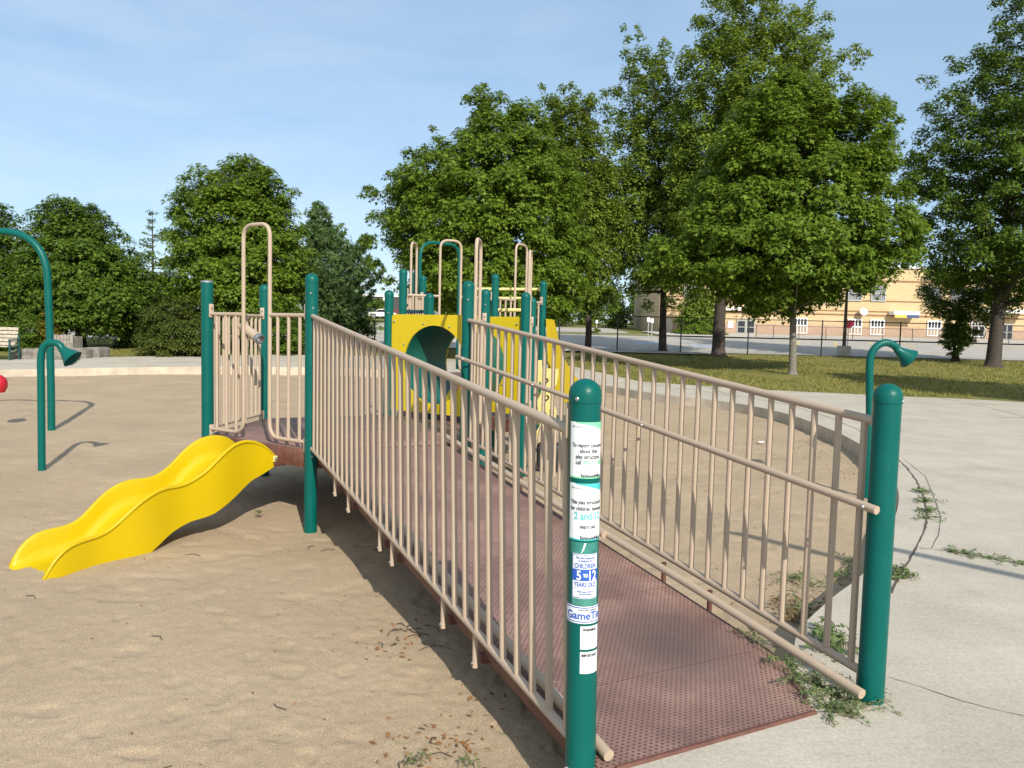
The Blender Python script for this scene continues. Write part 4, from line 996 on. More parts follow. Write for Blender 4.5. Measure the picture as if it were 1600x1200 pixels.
def stone(x0, x1, y0, y1, seed, label):
    a, c = gt(x0, y1), gt(x1, y1); D = (a.y + c.y) / 2 + .5; a, c, tt = at(x0, y1, D), at(x1, y1, D), at((x0 + x1) / 2, y0, D); w = c.x - a.x; h = tt.z - (a.z + c.z) / 2; z0 = (a.z + c.z) / 2
    bm = bmesh.new(); bmesh.ops.create_cube(bm, size=1); bmesh.ops.subdivide_edges(bm, edges=bm.edges[:], cuts=5, use_grid_fill=True); r = random.Random(seed)
    ph = [r.uniform(0, 9) for _ in range(6)]
    for v in bm.verts:
        p = v.co.copy(); n_ = .5 * math.sin(p.x * 5 + ph[0]) * math.cos(p.y * 6 + ph[1]) + .4 * math.sin(p.z * 9 + ph[2] + p.x * 3) + r.uniform(-.35, .35); k = 1 + .05 * n_
        e = sum(1 for q in p if abs(q) > .49)
        if e >= 2: k *= .93
        v.co = Vector((p.x * w * k, p.y * .9 * k, p.z * h * k + h / 2))
    me = bpy.data.meshes.new('stone_block'); bm.to_mesh(me); bm.free(); me.materials.append(STONE)
    me.polygons.foreach_set('use_smooth', [True] * len(me.polygons)); me.set_sharp_from_angle(angle=R_(35))
    o = bpy.data.objects.new('stone_block', me); COL.objects.link(o); o.location = ((a.x + c.x) / 2, D, z0 - .04); tag(o, label, 'stone', 'rough grey stone blocks edging the path')
stone(24, 43, 545, 561, 1, 'small rough grey stone block right beside the bench end')
stone(40, 108, 543, 562, 2, 'longest rough grey stone block, behind the green arch pole')
stone(108, 144, 542, 560, 3, 'flat grey stone block between the longest block and the broken end block')
stone(141, 164, 541, 559, 4, 'broken grey stone block at the right end of the row')
pw = gt(103, 552); pw = at(103, 552, 33.5); pwz = hgt(33.5); pc = at(103, 523, 33.5)
plb = thing('wooden_bin', (pc.x, 33.5, pwz), 'weathered grey wooden slatted bin behind the stone blocks', 'bin')
WD = mat('grey_wood', (.34, .30, .26), .9, col2=(.18, .155, .13), vscale=7); mb = MB(); H = pc.z - pwz
for k in range(7): mb.box((pc.x - .42 + .14 * k, 33.2, pwz + H / 2 + .02 * math.sin(k * 2.3)), .125, .03, H)
mb.build('front_slats', WD, plb); MB().box((pc.x, 33.6, pwz + H * .46), .92, .7, H * .92).build('box', WD, plb)

# ================================================================ VEGETATION
def leaf_field(P, Nrm, size, rg, shape):
    """one small polygon per point; P (n,3), Nrm (n,3)"""
    n = len(P); a = rg.normal(size=(n, 3)); Nn = Nrm / (np.linalg.norm(Nrm, axis=1, keepdims=True) + 1e-9)
    T = a - Nn * (a * Nn).sum(1, keepdims=True); T /= np.linalg.norm(T, axis=1, keepdims=True) + 1e-9; B = np.cross(Nn, T)
    sh = np.array(shape); k = len(sh); s = size * rg.uniform(.5, 1.4, n)
    V = P[:, None, :] + s[:, None, None] * (sh[None, :, 0:1] * T[:, None, :] + sh[None, :, 1:2] * B[:, None, :] + sh[None, :, 2:3] * Nn[:, None, :])
    return V.reshape(-1, 3), k
MAPLE_SHAPE = [(-.42, 0, 0), (-.12, -.16, .04), (-.10, -.52, -.10), (.10, -.17, .04), (.58, 0, -.14), (.10, .17, .04), (-.10, .52, -.10), (-.12, .16, .04)]
LEAF_SHAPE = [(-.5, 0, 0), (0, -.26, .03), (.55, 0, -.10), (0, .26, .03)]
NEEDLE = [(-.5, -.05, 0), (.5, -.02, .0), (.55, .0, 0), (.5, .02, 0), (-.5, .05, 0)]
def crown(rows, D, n_cl, per, leaf, seed, shape, rc=(.45, .85), depth=.85, squash=.6, shell=.36, edge=.12, gap=.5, extra=()):
    rg = np.random.default_rng(seed); rows = sorted(rows, key=lambda r: r[0])
    ys = np.array([r[0] for r in rows], float); xl = np.array([r[1] for r in rows], float); xr = np.array([r[2] for r in rows], float)
    zs = np.array([at((a + b) / 2, y, D).z for y, a, b in rows]); L = np.array([at(a, y, D).x for y, a, b in rows]); Rr = np.array([at(b, y, D).x for y, a, b in rows])
    tt = np.linspace(0, len(rows) - 1, 400); zi = np.interp(tt, np.arange(len(rows)), zs); wi = np.interp(tt, np.arange(len(rows)), (Rr - L) / 2); ci = np.interp(tt, np.arange(len(rows)), (Rr + L) / 2)
    dz = np.abs(np.gradient(zi)); pr = dz * np.maximum(wi, .3) ** 1.5; pr /= pr.sum()
    C = []; CR = []
    for k in rg.choice(400, n_cl * 7, p=pr):
        if len(C) >= n_cl: break
        w = wi[k]; r_c = rg.uniform(*rc) * min(1.0, .35 + w / 2.5); a = rg.uniform(0, 2 * math.pi); q = rg.random() ** shell
        we = max(w * (1 + edge * math.sin(3 * a + seed) * .6 + rg.normal() * edge * .5) - r_c * .55, .05)
        c_ = (ci[k] + math.cos(a) * q * we, D + math.sin(a) * q * we * depth, zi[k] + rg.normal() * .22)
        if C:
            A_ = np.array(C); dd_ = np.sqrt(((A_ - c_) ** 2 / np.array([1, 1, max(squash, .5) ** 2])).sum(1))
            if (dd_ < gap * (np.array(CR) + r_c)).any(): continue
        C.append(c_); CR.append(r_c)
    for (x, y, rp) in extra:
        for q in range(max(1, int(rp // 14))):
            dq = D + rg.normal() * .35; p = at(x + rg.normal() * rp * .18, y + rg.normal() * rp * .18, dq); C.append((p.x, p.y, p.z)); CR.append(rp / F * D)
    n_cl = len(C)
    C = np.array(C); CR = np.array(CR); m = (per * 1.35 * (CR / np.mean(CR)) ** 2).astype(int); leaf = leaf * .88
    idx = np.repeat(np.arange(n_cl), m); n = len(idx); d = rg.normal(size=(n, 3)); d /= np.linalg.norm(d, axis=1, keepdims=True)
    flip = (d[:, 2] < -.25) & (rg.random(n) < .75); d[flip, 2] *= -1
    rad_ = CR[idx] * (rg.random(n) ** .45); P = C[idx] + d * rad_[:, None] * np.array([1, 1, squash]); P[:, 2] -= .18 * CR[idx] * (np.hypot(d[:, 0], d[:, 1]) * rad_ / CR[idx]) ** 2
    outw = P - np.stack([np.full(n, ci.mean()), np.full(n, D), np.full(n, zi.mean())], 1); outw /= np.linalg.norm(outw, axis=1, keepdims=True) + 1e-6
    Nr = d * .45 + np.array([0, 0, .75]) + outw * .35 + rg.normal(size=(n, 3)) * .38
    V, k = leaf_field(P, Nr, leaf, rg, shape)
    return V, k, n, C, CR, (ci, zi, wi)
def tree(name, label, cat, rows, D, base, trunk_r, n_cl, per, leaf, seed, m_leaf, m_bark=BARK, shape=LEAF_SHAPE, group=None, limbs=26, lean=0.0, top_frac=.8, **kw):
    V, k, n, C, CR, (ci, zi, wi) = crown(rows, D, n_cl, per, leaf, seed, shape, **kw)
    zb = hgt(D) - .05; bx = at(base, 560, D).x; t = thing(name, (bx, D, zb), label, cat, group)
    rg = random.Random(seed); z_lo, z_hi = float(min(zi)), float(max(zi)); zt = z_lo + (z_hi - z_lo) * top_frac; cxm = float(np.mean(ci)); mb = MB()
    nseg = 9; path = []; rad_ = []
    for i in range(nseg + 1):
        f = i / nseg; z = zb + (zt - zb) * f; x = bx + (cxm - bx) * f ** 1.6 + .05 * math.sin(f * 7 + seed) * (f > .1); path.append(Vector((x, D + .04 * math.cos(f * 6 + seed), z))); rad_.append(trunk_r * (1 - .88 * f ** .9))
    path.insert(1, path[0].lerp(path[1], .07)); rad_.insert(1, trunk_r * 1.12); rad_[0] = trunk_r * 1.6
    path.insert(2, path[0].lerp(path[2], .22)); rad_.insert(2, trunk_r * 1.0)
    mb.tube(path, rad_, 12)
    order = list(range(len(C))); rg.shuffle(order)
    for j in order[:limbs]:
        c = Vector(C[j]); hz = max(zb + (z_lo - zb) * .9, min(zt - .3, c.z - rg.uniform(.25, .55) * (Vector((c.x - cxm, c.y - D, 0)).length) - .2)); f = (hz - zb) / (zt - zb); f = min(max(f, .08), .97)
        s0 = Vector((bx + (cxm - bx) * f ** 1.6, D, zb + (zt - zb) * f)); r0_ = max(.025, trunk_r * (1 - .88 * f) * .42); midp = s0.lerp(c, .5) + Vector((rg.uniform(-.15, .15), rg.uniform(-.15, .15), rg.uniform(-.05, .25)))
        mb.tube(arc(s0, midp, c, 5), [r0_ * (1 - .8 * i / 5) for i in range(6)], 6)
    mb.build('trunk', m_bark, t, smooth=60)
    np_mesh('crown', V, np.full(n, k), m_leaf, parent=t, origin=(bx, D, zb))
    return t
MG = 'maple trees round the playground'
# right-hand group
tree('maple_tree', 'broad leafy maple with a slim pale trunk standing in front on the lawn', 'tree', [(130, 1200, 1290), (165, 1155, 1372), (200, 1120, 1378), (240, 1100, 1388), (290, 1080, 1398), (340, 1060, 1400), (390, 1030, 1415), (430, 1040, 1390), (460, 1100, 1340), (488, 1180, 1290)], 32.0, 1239, .16, 560, 180, .22, 3, MAPLE, BARK_G, MAPLE_SHAPE, MG, squash=.85, rc=(.35, .8), gap=.42,
     extra=[(1378, 162, 17), (1368, 185, 16), (1378, 220, 20), (1385, 262, 22), (1400, 300, 22), (1428, 362, 24), (1420, 392, 24), (1390, 425, 22), (1345, 442, 20), (1030, 395, 26), (1015, 418, 20), (1055, 440, 20), (1190, 482, 22), (1225, 490, 18), (1300, 470, 20), (1260, 130, 20), (1225, 140, 18)])
tree('maple_tree', 'tallest maple with a thick dark trunk beside the black fence', 'tree', [(-40, 1130, 1170), (0, 1105, 1215), (40, 1090, 1262), (90, 1072, 1290), (140, 1058, 1310), (200, 1048, 1300), (260, 1040, 1280), (330, 1040, 1260), (400, 1045, 1240), (440, 1080, 1200)], 43.5, 1122, .38, 640, 120, .22, 4, MAPLE_L, BARK, LEAF_SHAPE, MG, limbs=44, rc=(.35, .75), edge=.14, squash=1.1, gap=.52,
     extra=[(1110, 5, 16), (1092, 36, 15), (1076, 85, 15), (1268, 8, 10), (1262, 26, 13), (1290, 32, 12), (1280, 55, 15), (1290, 80, 13), (1330, 78, 12), (1318, 92, 15), (1355, 86, 9), (1340, 96, 12), (1318, 128, 14), (1300, 110, 16), (1205, 3, 16), (1160, -10, 20), (1085, 458, 16), (1045, 470, 12), (1110, 462, 14)])
tree('maple_tree', 'pale leafy maple left of the tallest one, with upright shoots', 'tree', [(95, 972, 1042), (130, 970, 1062), (180, 958, 1085), (240, 945, 1100), (300, 935, 1110), (350, 930, 1115), (400, 935, 1110), (445, 965, 1085)], 47.0, 1035, .25, 430, 120, .22, 5, MAPLE_L, BARK, LEAF_SHAPE, MG, limbs=30, rc=(.35, .75), edge=.14, squash=1.1, gap=.52,
     extra=[(976, 45, 7), (978, 62, 9), (975, 84, 11), (998, 44, 7), (1000, 60, 9), (998, 80, 11), (1036, 70, 11), (1040, 88, 12), (1018, 98, 13), (968, 145, 13), (940, 262, 18), (935, 300, 16), (938, 345, 16), (1010, 455, 14), (985, 462, 14), (1045, 478, 12), (1015, 480, 12), (960, 455, 16), (948, 420, 18), (940, 385, 18), (955, 478, 12), (1000, 300, 24), (1070, 150, 18), (1075, 190, 20), (1080, 240, 22)])
tree('maple_tree', 'large dark maple with a thick leaning trunk at the right edge', 'tree', [(-60, 1580, 1700), (0, 1562, 1700), (60, 1555, 1720), (110, 1510, 1720), (180, 1465, 1740), (240, 1445, 1750), (300, 1430, 1750), (360, 1440, 1740), (410, 1440, 1720), (445, 1480, 1700), (470, 1560, 1670)], 40.0, 1553, .36, 760, 125, .2, 6, MAPLE_D, BARK, LEAF_SHAPE, MG, limbs=46, rc=(.35, .75), edge=.16, squash=.9, gap=.52,
     extra=[(1556, 10, 14), (1560, 45, 14), (1530, 82, 14), (1545, 100, 18), (1482, 92, 9), (1490, 108, 14), (1440, 124, 9), (1455, 132, 14), (1470, 150, 18), (1446, 168, 10), (1470, 190, 16), (1412, 226, 8), (1424, 240, 12), (1440, 252, 16), (1428, 280, 16), (1420, 310, 18), (1430, 345, 20), (1415, 420, 10), (1440, 428, 14), (1470, 440, 14), (1590, 470, 14)])
# centre
tree('maple_tree', 'wide dense maple behind the play tower', 'tree', [(155, 735, 800), (185, 718, 845), (220, 695, 875), (255, 645, 900), (290, 605, 920), (340, 595, 910), (390, 590, 920), (430, 605, 925), (465, 640, 920), (495, 690, 900)], 36.0, 812, .3, 640, 165, .21, 7, MAPLE, BARK, MAPLE_SHAPE, MG, limbs=36, rc=(.35, .85), edge=.08, gap=.44, squash=.8,
     extra=[(757, 132, 10), (745, 142, 10), (732, 155, 12), (757, 158, 16), (806, 176, 14), (680, 203, 9), (684, 218, 13), (640, 240, 14), (652, 256, 20), (608, 278, 17), (620, 300, 22), (572, 296, 12), (585, 310, 16), (562, 310, 7), (582, 346, 18), (578, 378, 18), (582, 412, 18), (606, 436, 16), (630, 455, 14)])
tree('maple_tree', 'slender pale maple between the dense maple and the tallest one', 'tree', [(165, 848, 935), (210, 850, 935), (270, 855, 958), (330, 865, 968), (400, 875, 968), (450, 890, 960), (480, 905, 950)], 44.0, 918, .2, 300, 120, .21, 8, MAPLE_L, BARK, LEAF_SHAPE, MG, limbs=26, rc=(.35, .7), edge=.14, squash=1.1, gap=.52,
     extra=[(845, 140, 8), (850, 158, 12), (880, 142, 10), (892, 138, 8), (905, 148, 9), (925, 155, 9), (945, 148, 9), (953, 142, 6), (945, 168, 12), (950, 190, 11), (942, 222, 12), (955, 245, 12), (950, 460, 14), (900, 485, 14), (925, 482, 14), (860, 200, 16), (862, 240, 18), (865, 280, 18), (868, 320, 18)])
tree('maple_tree', 'round maple on the lawn beyond the right edge of the view', 'tree', [(60, 2000, 2120), (150, 1900, 2260), (260, 1850, 2330), (360, 1850, 2330), (440, 1900, 2250), (490, 1990, 2150)], 19.0, 2075, .2, 260, 150, .2, 61, MAPLE, BARK, LEAF_SHAPE, MG, rc=(.4, .8))
# left
tree('maple_tree', 'tall round maple behind the first loop handle on the left', 'tree', [(250, 365, 395), (275, 320, 445), (310, 275, 460), (350, 262, 465), (390, 262, 485), (430, 258, 490), (470, 275, 480), (505, 320, 450)], 38.0, 380, .22, 400, 155, .2, 9, MAPLE, BARK, MAPLE_SHAPE, MG, rc=(.35, .8), edge=.1, gap=.44, squash=.8, extra=[(382, 258, 13), (362, 266, 12), (405, 270, 14), (335, 282, 14), (318, 290, 11), (430, 284, 12), (445, 292, 9), (285, 298, 12), (300, 312, 16), (445, 320, 16), (275, 330, 14), (268, 365, 16), (470, 360, 14), (262, 410, 16), (255, 440, 16), (250, 415, 12), (260, 470, 16), (490, 400, 12), (485, 440, 14)])
tree('maple_tree', 'rounded dark maple behind the tall green arch', 'tree', [(322, 70, 150), (350, 50, 175), (385, 38, 200), (420, 30, 225), (460, 20, 240), (495, 40, 235), (515, 90, 200)], 37.5, 128, .26, 310, 155, .2, 10, MAPLE_D, BARK, MAPLE_SHAPE, MG, rc=(.35, .8), edge=.1, gap=.44, squash=.8, extra=[(140, 328, 12), (122, 332, 12), (158, 340, 12), (80, 340, 12), (62, 352, 12), (175, 352, 10), (50, 375, 14), (200, 378, 12), (215, 400, 14), (230, 425, 16), (215, 440, 16), (240, 450, 16), (222, 470, 16), (228, 398, 10)])
tree('maple_tree', 'dark maple at the left edge above the bench', 'tree', [(325, -40, 8), (350, -60, 25), (390, -70, 50), (430, -70, 60), (470, -70, 60), (510, -60, 45)], 38.5, 8, .2, 180, 140, .19, 12, MAPLE_D, BARK, LEAF_SHAPE, MG, rc=(.45, .85))
def conifer(name, label, rows, D, base, trunk_r, seed, m_leaf, step, nb, up, dens, leaf):
    """trunk with whorls of limbs; needle tufts stand along each limb and its twigs"""
    rg = np.random.default_rng(seed); r = random.Random(seed); rows = sorted(rows, key=lambda q: q[0]); zb = hgt(D) - .05; bx = at(base, 560, D).x; t = thing(name, (bx, D, zb), label, 'tree')
    ys = [q[0] for q in rows]; zs = np.array([at(base, y, D).z for y in ys]); Ls = np.array([at(q[1], q[0], D).x - bx for q in rows]); Rs = np.array([at(q[2], q[0], D).x - bx for q in rows])
    ztop = zs[0] + .1; mb = MB(); mb.tube([Vector((bx, D, zb - .1)), Vector((bx, D, zb + (ztop - zb) * .5)), Vector((bx, D, ztop))], [trunk_r, trunk_r * .55, .012], 8)
    P = []; Nn = []; z = float(zs[-1])
    while z < ztop - .1:
        L = abs(float(np.interp(z, zs[::-1], Ls[::-1]))); Rr = abs(float(np.interp(z, zs[::-1], Rs[::-1])))
        for k in range(nb):
            a = r.uniform(0, 6.28); ln = (Rr if math.cos(a) > 0 else L) * r.uniform(.7, 1.12); ln = max(ln, .15); z0 = z + r.uniform(-.15, .15)
            d = Vector((math.cos(a), math.sin(a), 0)); s0 = Vector((bx, D, z0)); mid = s0 + d * ln * .55 - ZX * (.06 * ln); tip = s0 + d * ln + ZX * (up * ln + r.uniform(-.06, .1))
            path = arc(s0, mid, tip, 6); mb.tube(path, [.03 * (1 - .8 * i / 6) for i in range(7)], 4)
            for q in range(max(6, int(dens * ln))):
                f = r.random() ** .6; i0 = min(int(f * 6), 5); p = path[i0].lerp(path[i0 + 1], f * 6 - i0); sp_ = .10 + .22 * ln * f * .6
                o = Vector((-d.y, d.x, 0)) * r.gauss(0, sp_) + ZX * abs(r.gauss(0, .06)) + d * r.uniform(0, .12); p = p + o
                for _ in range(3): P.append((p.x + r.gauss(0, .03), p.y + r.gauss(0, .03), p.z + r.gauss(0, .03))); Nn.append((r.gauss(0, 1), r.gauss(0, 1), r.gauss(0, .8) + .5))
        z += step
    mb.build('trunk', BARK, t, smooth=60); V, k = leaf_field(np.array(P), np.array(Nn), leaf, rg, NEEDLE_TUFT); np_mesh('crown', V, np.full(len(P), k), m_leaf, parent=t, origin=(bx, D, zb)); return t
NEEDLE_TUFT = [(-.5, 0, 0), (-.1, -.07, .02), (.55, -.20, 0), (.18, -.02, .02), (.60, .02, 0), (.16, .05, .02), (.5, .22, 0), (-.1, .07, .02)]
conifer('spruce_tree', 'thin sparse spruce tip rising between the two left maples', [(330, 239.5, 240.5), (350, 232, 247), (375, 225, 255), (400, 217, 263), (440, 205, 275), (490, 190, 290), (525, 188, 292)], 52.0, 240, .14, 13, PINE, .42, 4, .10, 17, .22)
conifer('pine_tree', 'soft blue-green pine right of the tall round maple', [(328, 494, 506), (345, 484, 516), (370, 474, 530), (395, 470, 550), (420, 466, 575), (450, 460, 592), (480, 462, 590), (510, 470, 575), (530, 480, 560)], 44.0, 502, .2, 14, PINE, .36, 7, .62, 40, .30)
def bush(label, rows, D, seed, n_cl, per, leaf, m=BUSHL, name='bush', cat='bush', group='bushes round the playground', shape=LEAF_SHAPE, **kw):
    kw.setdefault('rc', (.3, .55))
    V, k, n, C, CR, (ci, zi, wi) = crown(rows, D, n_cl, per, leaf, seed, shape, **kw); cx_ = float(np.mean(ci)); zb = hgt(D) - .03
    t = thing(name, (cx_, D, zb), label, cat, group); mb = MB(); rg = random.Random(seed)
    for j in range(min(18, n_cl)): c = Vector(C[j]); mb.tube(arc(Vector((cx_ + rg.uniform(-.2, .2), D + rg.uniform(-.2, .2), zb)), Vector((cx_, D, (zb + c.z) / 2)), c, 4), [.03, .025, .02, .014, .008], 5)
    mb.build('stems', BARK, t); np_mesh('foliage', V, np.full(n, k), m, parent=t, origin=(cx_, D, zb)); return t
bush('dense olive green bush left of the first green slide post', [(478, 240, 300), (500, 222, 325), (525, 215, 340), (552, 215, 345)], 34.0, 21, 130, 150, .12)
bush('tall dark shrub between the left maple trunk and the olive bush', [(440, 190, 245), (480, 180, 262), (520, 178, 255), (550, 182, 240)], 39.0, 22, 120, 150, .15, MAPLE_D)
bush('dark shrub showing behind the slide loop rails', [(470, 330, 440), (500, 320, 480), (530, 320, 500), (553, 330, 500)], 37.0, 23, 160, 150, .14, MAPLE_D)
bush('dark low bush under the left edge maple behind the bench', [(505, -30, 60), (530, -40, 78), (552, -40, 85)], 35.0, 24, 110, 150, .12, MAPLE_D)
bush('yellowish low bush behind the arch pole near the bin', [(505, 62, 90), (522, 52, 96), (545, 52, 100)], 35.5, 25, 60, 140, .11, leaf_mat('yellow_bush_leaves', (.10, .11, .015), (.2, .17, .02), .25))
bush('low dark hedge under the pine tree', [(492, 460, 560), (512, 450, 585), (530, 450, 580)], 46.0, 26, 110, 140, .16, MAPLE_D)
bush('small leafy sapling bush behind the right talk tube', [(500, 1478, 1512), (515, 1468, 1525), (530, 1470, 1520), (545, 1482, 1505)], 44.0, 27, 70, 120, .12, MAPLE_D)
tree('young_tree', 'small dark tree by the car park with a bush at its foot', 'tree', [(425, 1450, 1540), (445, 1430, 1575), (465, 1432, 1580), (490, 1450, 1570), (505, 1490, 1560)], 44.5, 1490, .10, 120, 130, .15, 28, MAPLE_D, BARK, LEAF_SHAPE, None, limbs=16, rc=(.4, .7))
tree('young_tree', 'yellow green tree against the school wall', 'tree', [(440, 1085, 1100), (460, 1075, 1115), (485, 1060, 1125), (505, 1055, 1130), (518, 1058, 1128)], 80.0, 1092, .12, 110, 110, .3, 29, MAPLE_L, BARK, LEAF_SHAPE, None, limbs=14, rc=(.6, 1.0))
bush('long low green planting along the school wall', [(514, 1058, 1130), (526, 1050, 1135)], 79.0, 30, 70, 100, .3, MAPLE, rc=(.5, .8))
far_rows = [(840, 905, 425, 505, 105, MAPLE_D, 'first'), (893, 950, 440, 508, 112, MAPLE_L, 'second'), (940, 985, 455, 512, 98, MAPLE_D, 'third'), (975, 1032, 430, 512, 118, MAPLE_D, 'fourth')]
far_lab = ['dark distant tree beyond the car park, nearest the straight yellow slide', 'pale yellowish distant tree beyond the car park', 'small dark distant tree in the gap left of the signs', 'broad distant tree beside the school corner']
for (x0, x1, y0, y1, D, m_, s_), lb in zip(far_rows, far_lab):
    w = x1 - x0; tree('distant_tree', lb, 'tree', [(y0, x0 + w * .4, x0 + w * .6), (y0 + (y1 - y0) * .3, x0 + w * .12, x1 - w * .1), (y0 + (y1 - y0) * .65, x0, x1), (y1, x0 + w * .15, x1 - w * .15)], D, (x0 + x1) / 2, .25, 90, 100, .42, int(x0), m_, BARK, LEAF_SHAPE, 'trees beyond the car park', limbs=8, rc=(.8, 1.5))
bush('dark distant hedge seen between the pine and the tower', [(470, 540, 600), (485, 530, 612), (494, 530, 615)], 128.0, 41, 60, 90, .45, MAPLE_D, rc=(.8, 1.3))
bush('small round shrub in the car park island', [(519, 925, 938), (525, 922, 944), (531, 926, 942)], 74.5, 42, 24, 90, .2, MAPLE_L, rc=(.3, .45))
bush('long dark hedge far behind the playground maples', [(440, 130, 560), (475, 110, 600), (515, 110, 600)], 62.0, 43, 260, 110, .3, MAPLE_D, rc=(.8, 1.4), depth=.12)
bush('long dark hedge far behind the wide dense maple', [(455, 640, 880), (480, 620, 900), (512, 640, 880)], 98.0, 44, 160, 110, .4, MAPLE_D, rc=(.9, 1.5), depth=.2)
bush('long dark hedge far behind the left edge maple', [(440, -80, 130), (475, -90, 150), (520, -90, 150)], 58.0, 45, 150, 110, .3, MAPLE_D, rc=(.8, 1.4), depth=.2)

# lawn blades
rg = np.random.default_rng(77); n = 90000
gxs = rg.uniform(-24, 32, n); gys = 24 + 22 * rg.random(n) ** 1.2; ok = ~in_poly(gxs, gys, outer) & ((gxs > 2) | (gys > 33))
gxs, gys = gxs[ok], gys[ok]; dens = vnoise(gxs * .8, gys * .8, 8) > .25; gxs, gys = gxs[dens], gys[dens]; n = len(gxs)
hh = .045 + .06 * rg.random(n); ang = rg.uniform(0, 6.28, n); w = .012 + .012 * rg.random(n); z0 = hgt_np(gys) - .032
tip = np.stack([gxs + hh * .6 * rg.normal(size=n), gys + hh * .6 * rg.normal(size=n), z0 + hh], 1)
Vg = np.stack([np.stack([gxs - np.cos(ang) * w, gys - np.sin(ang) * w, z0], 1), np.stack([gxs + np.cos(ang) * w, gys + np.sin(ang) * w, z0], 1), tip], 1).reshape(-1, 3)
tag(np_mesh('grass', Vg, np.full(n, 3), GRASSB), 'short patchy lawn grass', 'grass', kind='stuff')

# weeds in the joints and round the ramp foot
def weed(label, pts, n, size, spread, hgt_, seed, z=None, name='weed', m=WEEDL, runners=8):
    n = int(n * 1.15); size *= 1.1; spread *= .66; runners = int(runners * 1.4)
    rg = np.random.default_rng(seed); r = random.Random(seed); P0 = Vector(pts[0]); t = thing(name, P0, label, 'weed', 'weeds growing in the cracks')
    st = MB(); LP = []; LN = []
    Q = [Vector(p) for p in pts]
    if len(Q) > 1: st.tube([q + ZX * .004 for q in Q], .002, 4)
    for k in range(runners):
        i = r.randrange(len(Q)); s0 = Q[i] + Vector((r.uniform(-.3, .3), r.uniform(-.3, .3), 0)) * spread * (.5 if len(Q) > 1 else .02); a = r.uniform(0, 6.28); L_ = spread * r.uniform(.5, 1.3); zz_ = s0.z
        path = [s0]; 
        for j in range(1, 7):
            a += r.uniform(-.45, .45); path.append(path[-1] + Vector((math.cos(a) * L_ / 6, math.sin(a) * L_ / 6, 0))); path[-1].z = zz_ + hgt_ * math.sin(j / 6 * 3.0) * r.uniform(.3, 1) + .006
        st.tube(path, .0022, 4)
        for _ in range(max(3, n // runners)):
            f = r.random() * 5.99; i0 = int(f); p = path[i0].lerp(path[i0 + 1], f - i0); LP.append([p.x + r.gauss(0, size * .6), p.y + r.gauss(0, size * .6), p.z + abs(r.gauss(0, .008)) + .002]); LN.append([r.gauss(0, .5), r.gauss(0, .5), 1])
    st.build('stems', mat('weed_stem', (.12, .12, .05), .7), t); V, k = leaf_field(np.array(LP), np.array(LN), size, rg, LEAF_SHAPE); np_mesh('leaves', V, np.full(len(LP), k), m, parent=t, origin=P0)
g0_ = lambda x, y, z=0: tuple(gz(x, y, z))
weed('sprawling weed mat at the foot of the right ramp post', [g0_(1240, 1040, .0), g0_(1280, 1075, 0), g0_(1310, 1090, 0), g0_(1350, 1100, 0), g0_(1330, 1120, 0), g0_(1290, 1110, 0)], 900, .017, .26, .035, 1, runners=44)
weed('thin weed strand lying along the ramp deck edge', [g0_(1180, 1000, .1), g0_(1210, 1030, .08), g0_(1240, 1060, .06), g0_(1262, 1085, .04)], 420, .016, .2, .03, 2, runners=20)
weed('broad leafed dandelion plant behind the bottom rail', [g0_(1300, 1010, -.02), g0_(1285, 1000, -.02), g0_(1312, 1030, -.02)], 120, .055, .2, .12, 3, name='dandelion', runners=14)
weed('ferny weed filling the curved joint beyond the right post', [g0_(1441, 770), g0_(1446, 785), g0_(1449, 800), g0_(1450, 812)], 420, .028, .24, .05, 4, runners=22)
weed('flat weed lying along the straight joint at the right', [g0_(1480, 862), g0_(1510, 866), g0_(1540, 873), g0_(1560, 876)], 260, .022, .22, .02, 5, runners=14)
weed('small weed on the straight joint at the right edge', [g0_(1580, 880), g0_(1598, 884)], 60, .02, .14, .02, 6, runners=6)
weed('tufted weed at the kerb beside the right post', [g0_(1402, 898), g0_(1412, 905), g0_(1396, 905)], 220, .03, .14, .06, 7, runners=16)
weed('green weed patch in the sand behind the right railing', [g0_(1240, 905, -.2), g0_(1270, 915, -.2), g0_(1300, 900, -.2), g0_(1325, 880, -.2), g0_(1255, 945, -.2), g0_(1230, 960, -.2)], 620, .022, .34, .05, 8, runners=34)
weed('brownish dry weed patch in the corner of the sand', [g0_(1225, 945, -.2), g0_(1250, 960, -.2), g0_(1245, 975, -.2)], 300, .022, .26, .03, 9, m=DRYL, runners=16)
weed('small sprout in the sand near the slide foot', [g0_(404, 804, -.2)], 24, .03, .06, .05, 10, runners=4)
weed('grassy tuft at the bottom edge of the sand', [g0_(648, 1194, -.2)], 30, .018, .10, .05, 11, runners=6)
weed('small grassy tuft at the bottom centre of the sand', [g0_(735, 1197, -.2)], 20, .016, .08, .04, 12, runners=4)
weed('low weeds along the far kerb behind the railing', [g0_(1030, 617, -.2), g0_(1050, 622, -.2), g0_(1000, 612, -.2)], 160, .06, .5, .05, 13, runners=14)

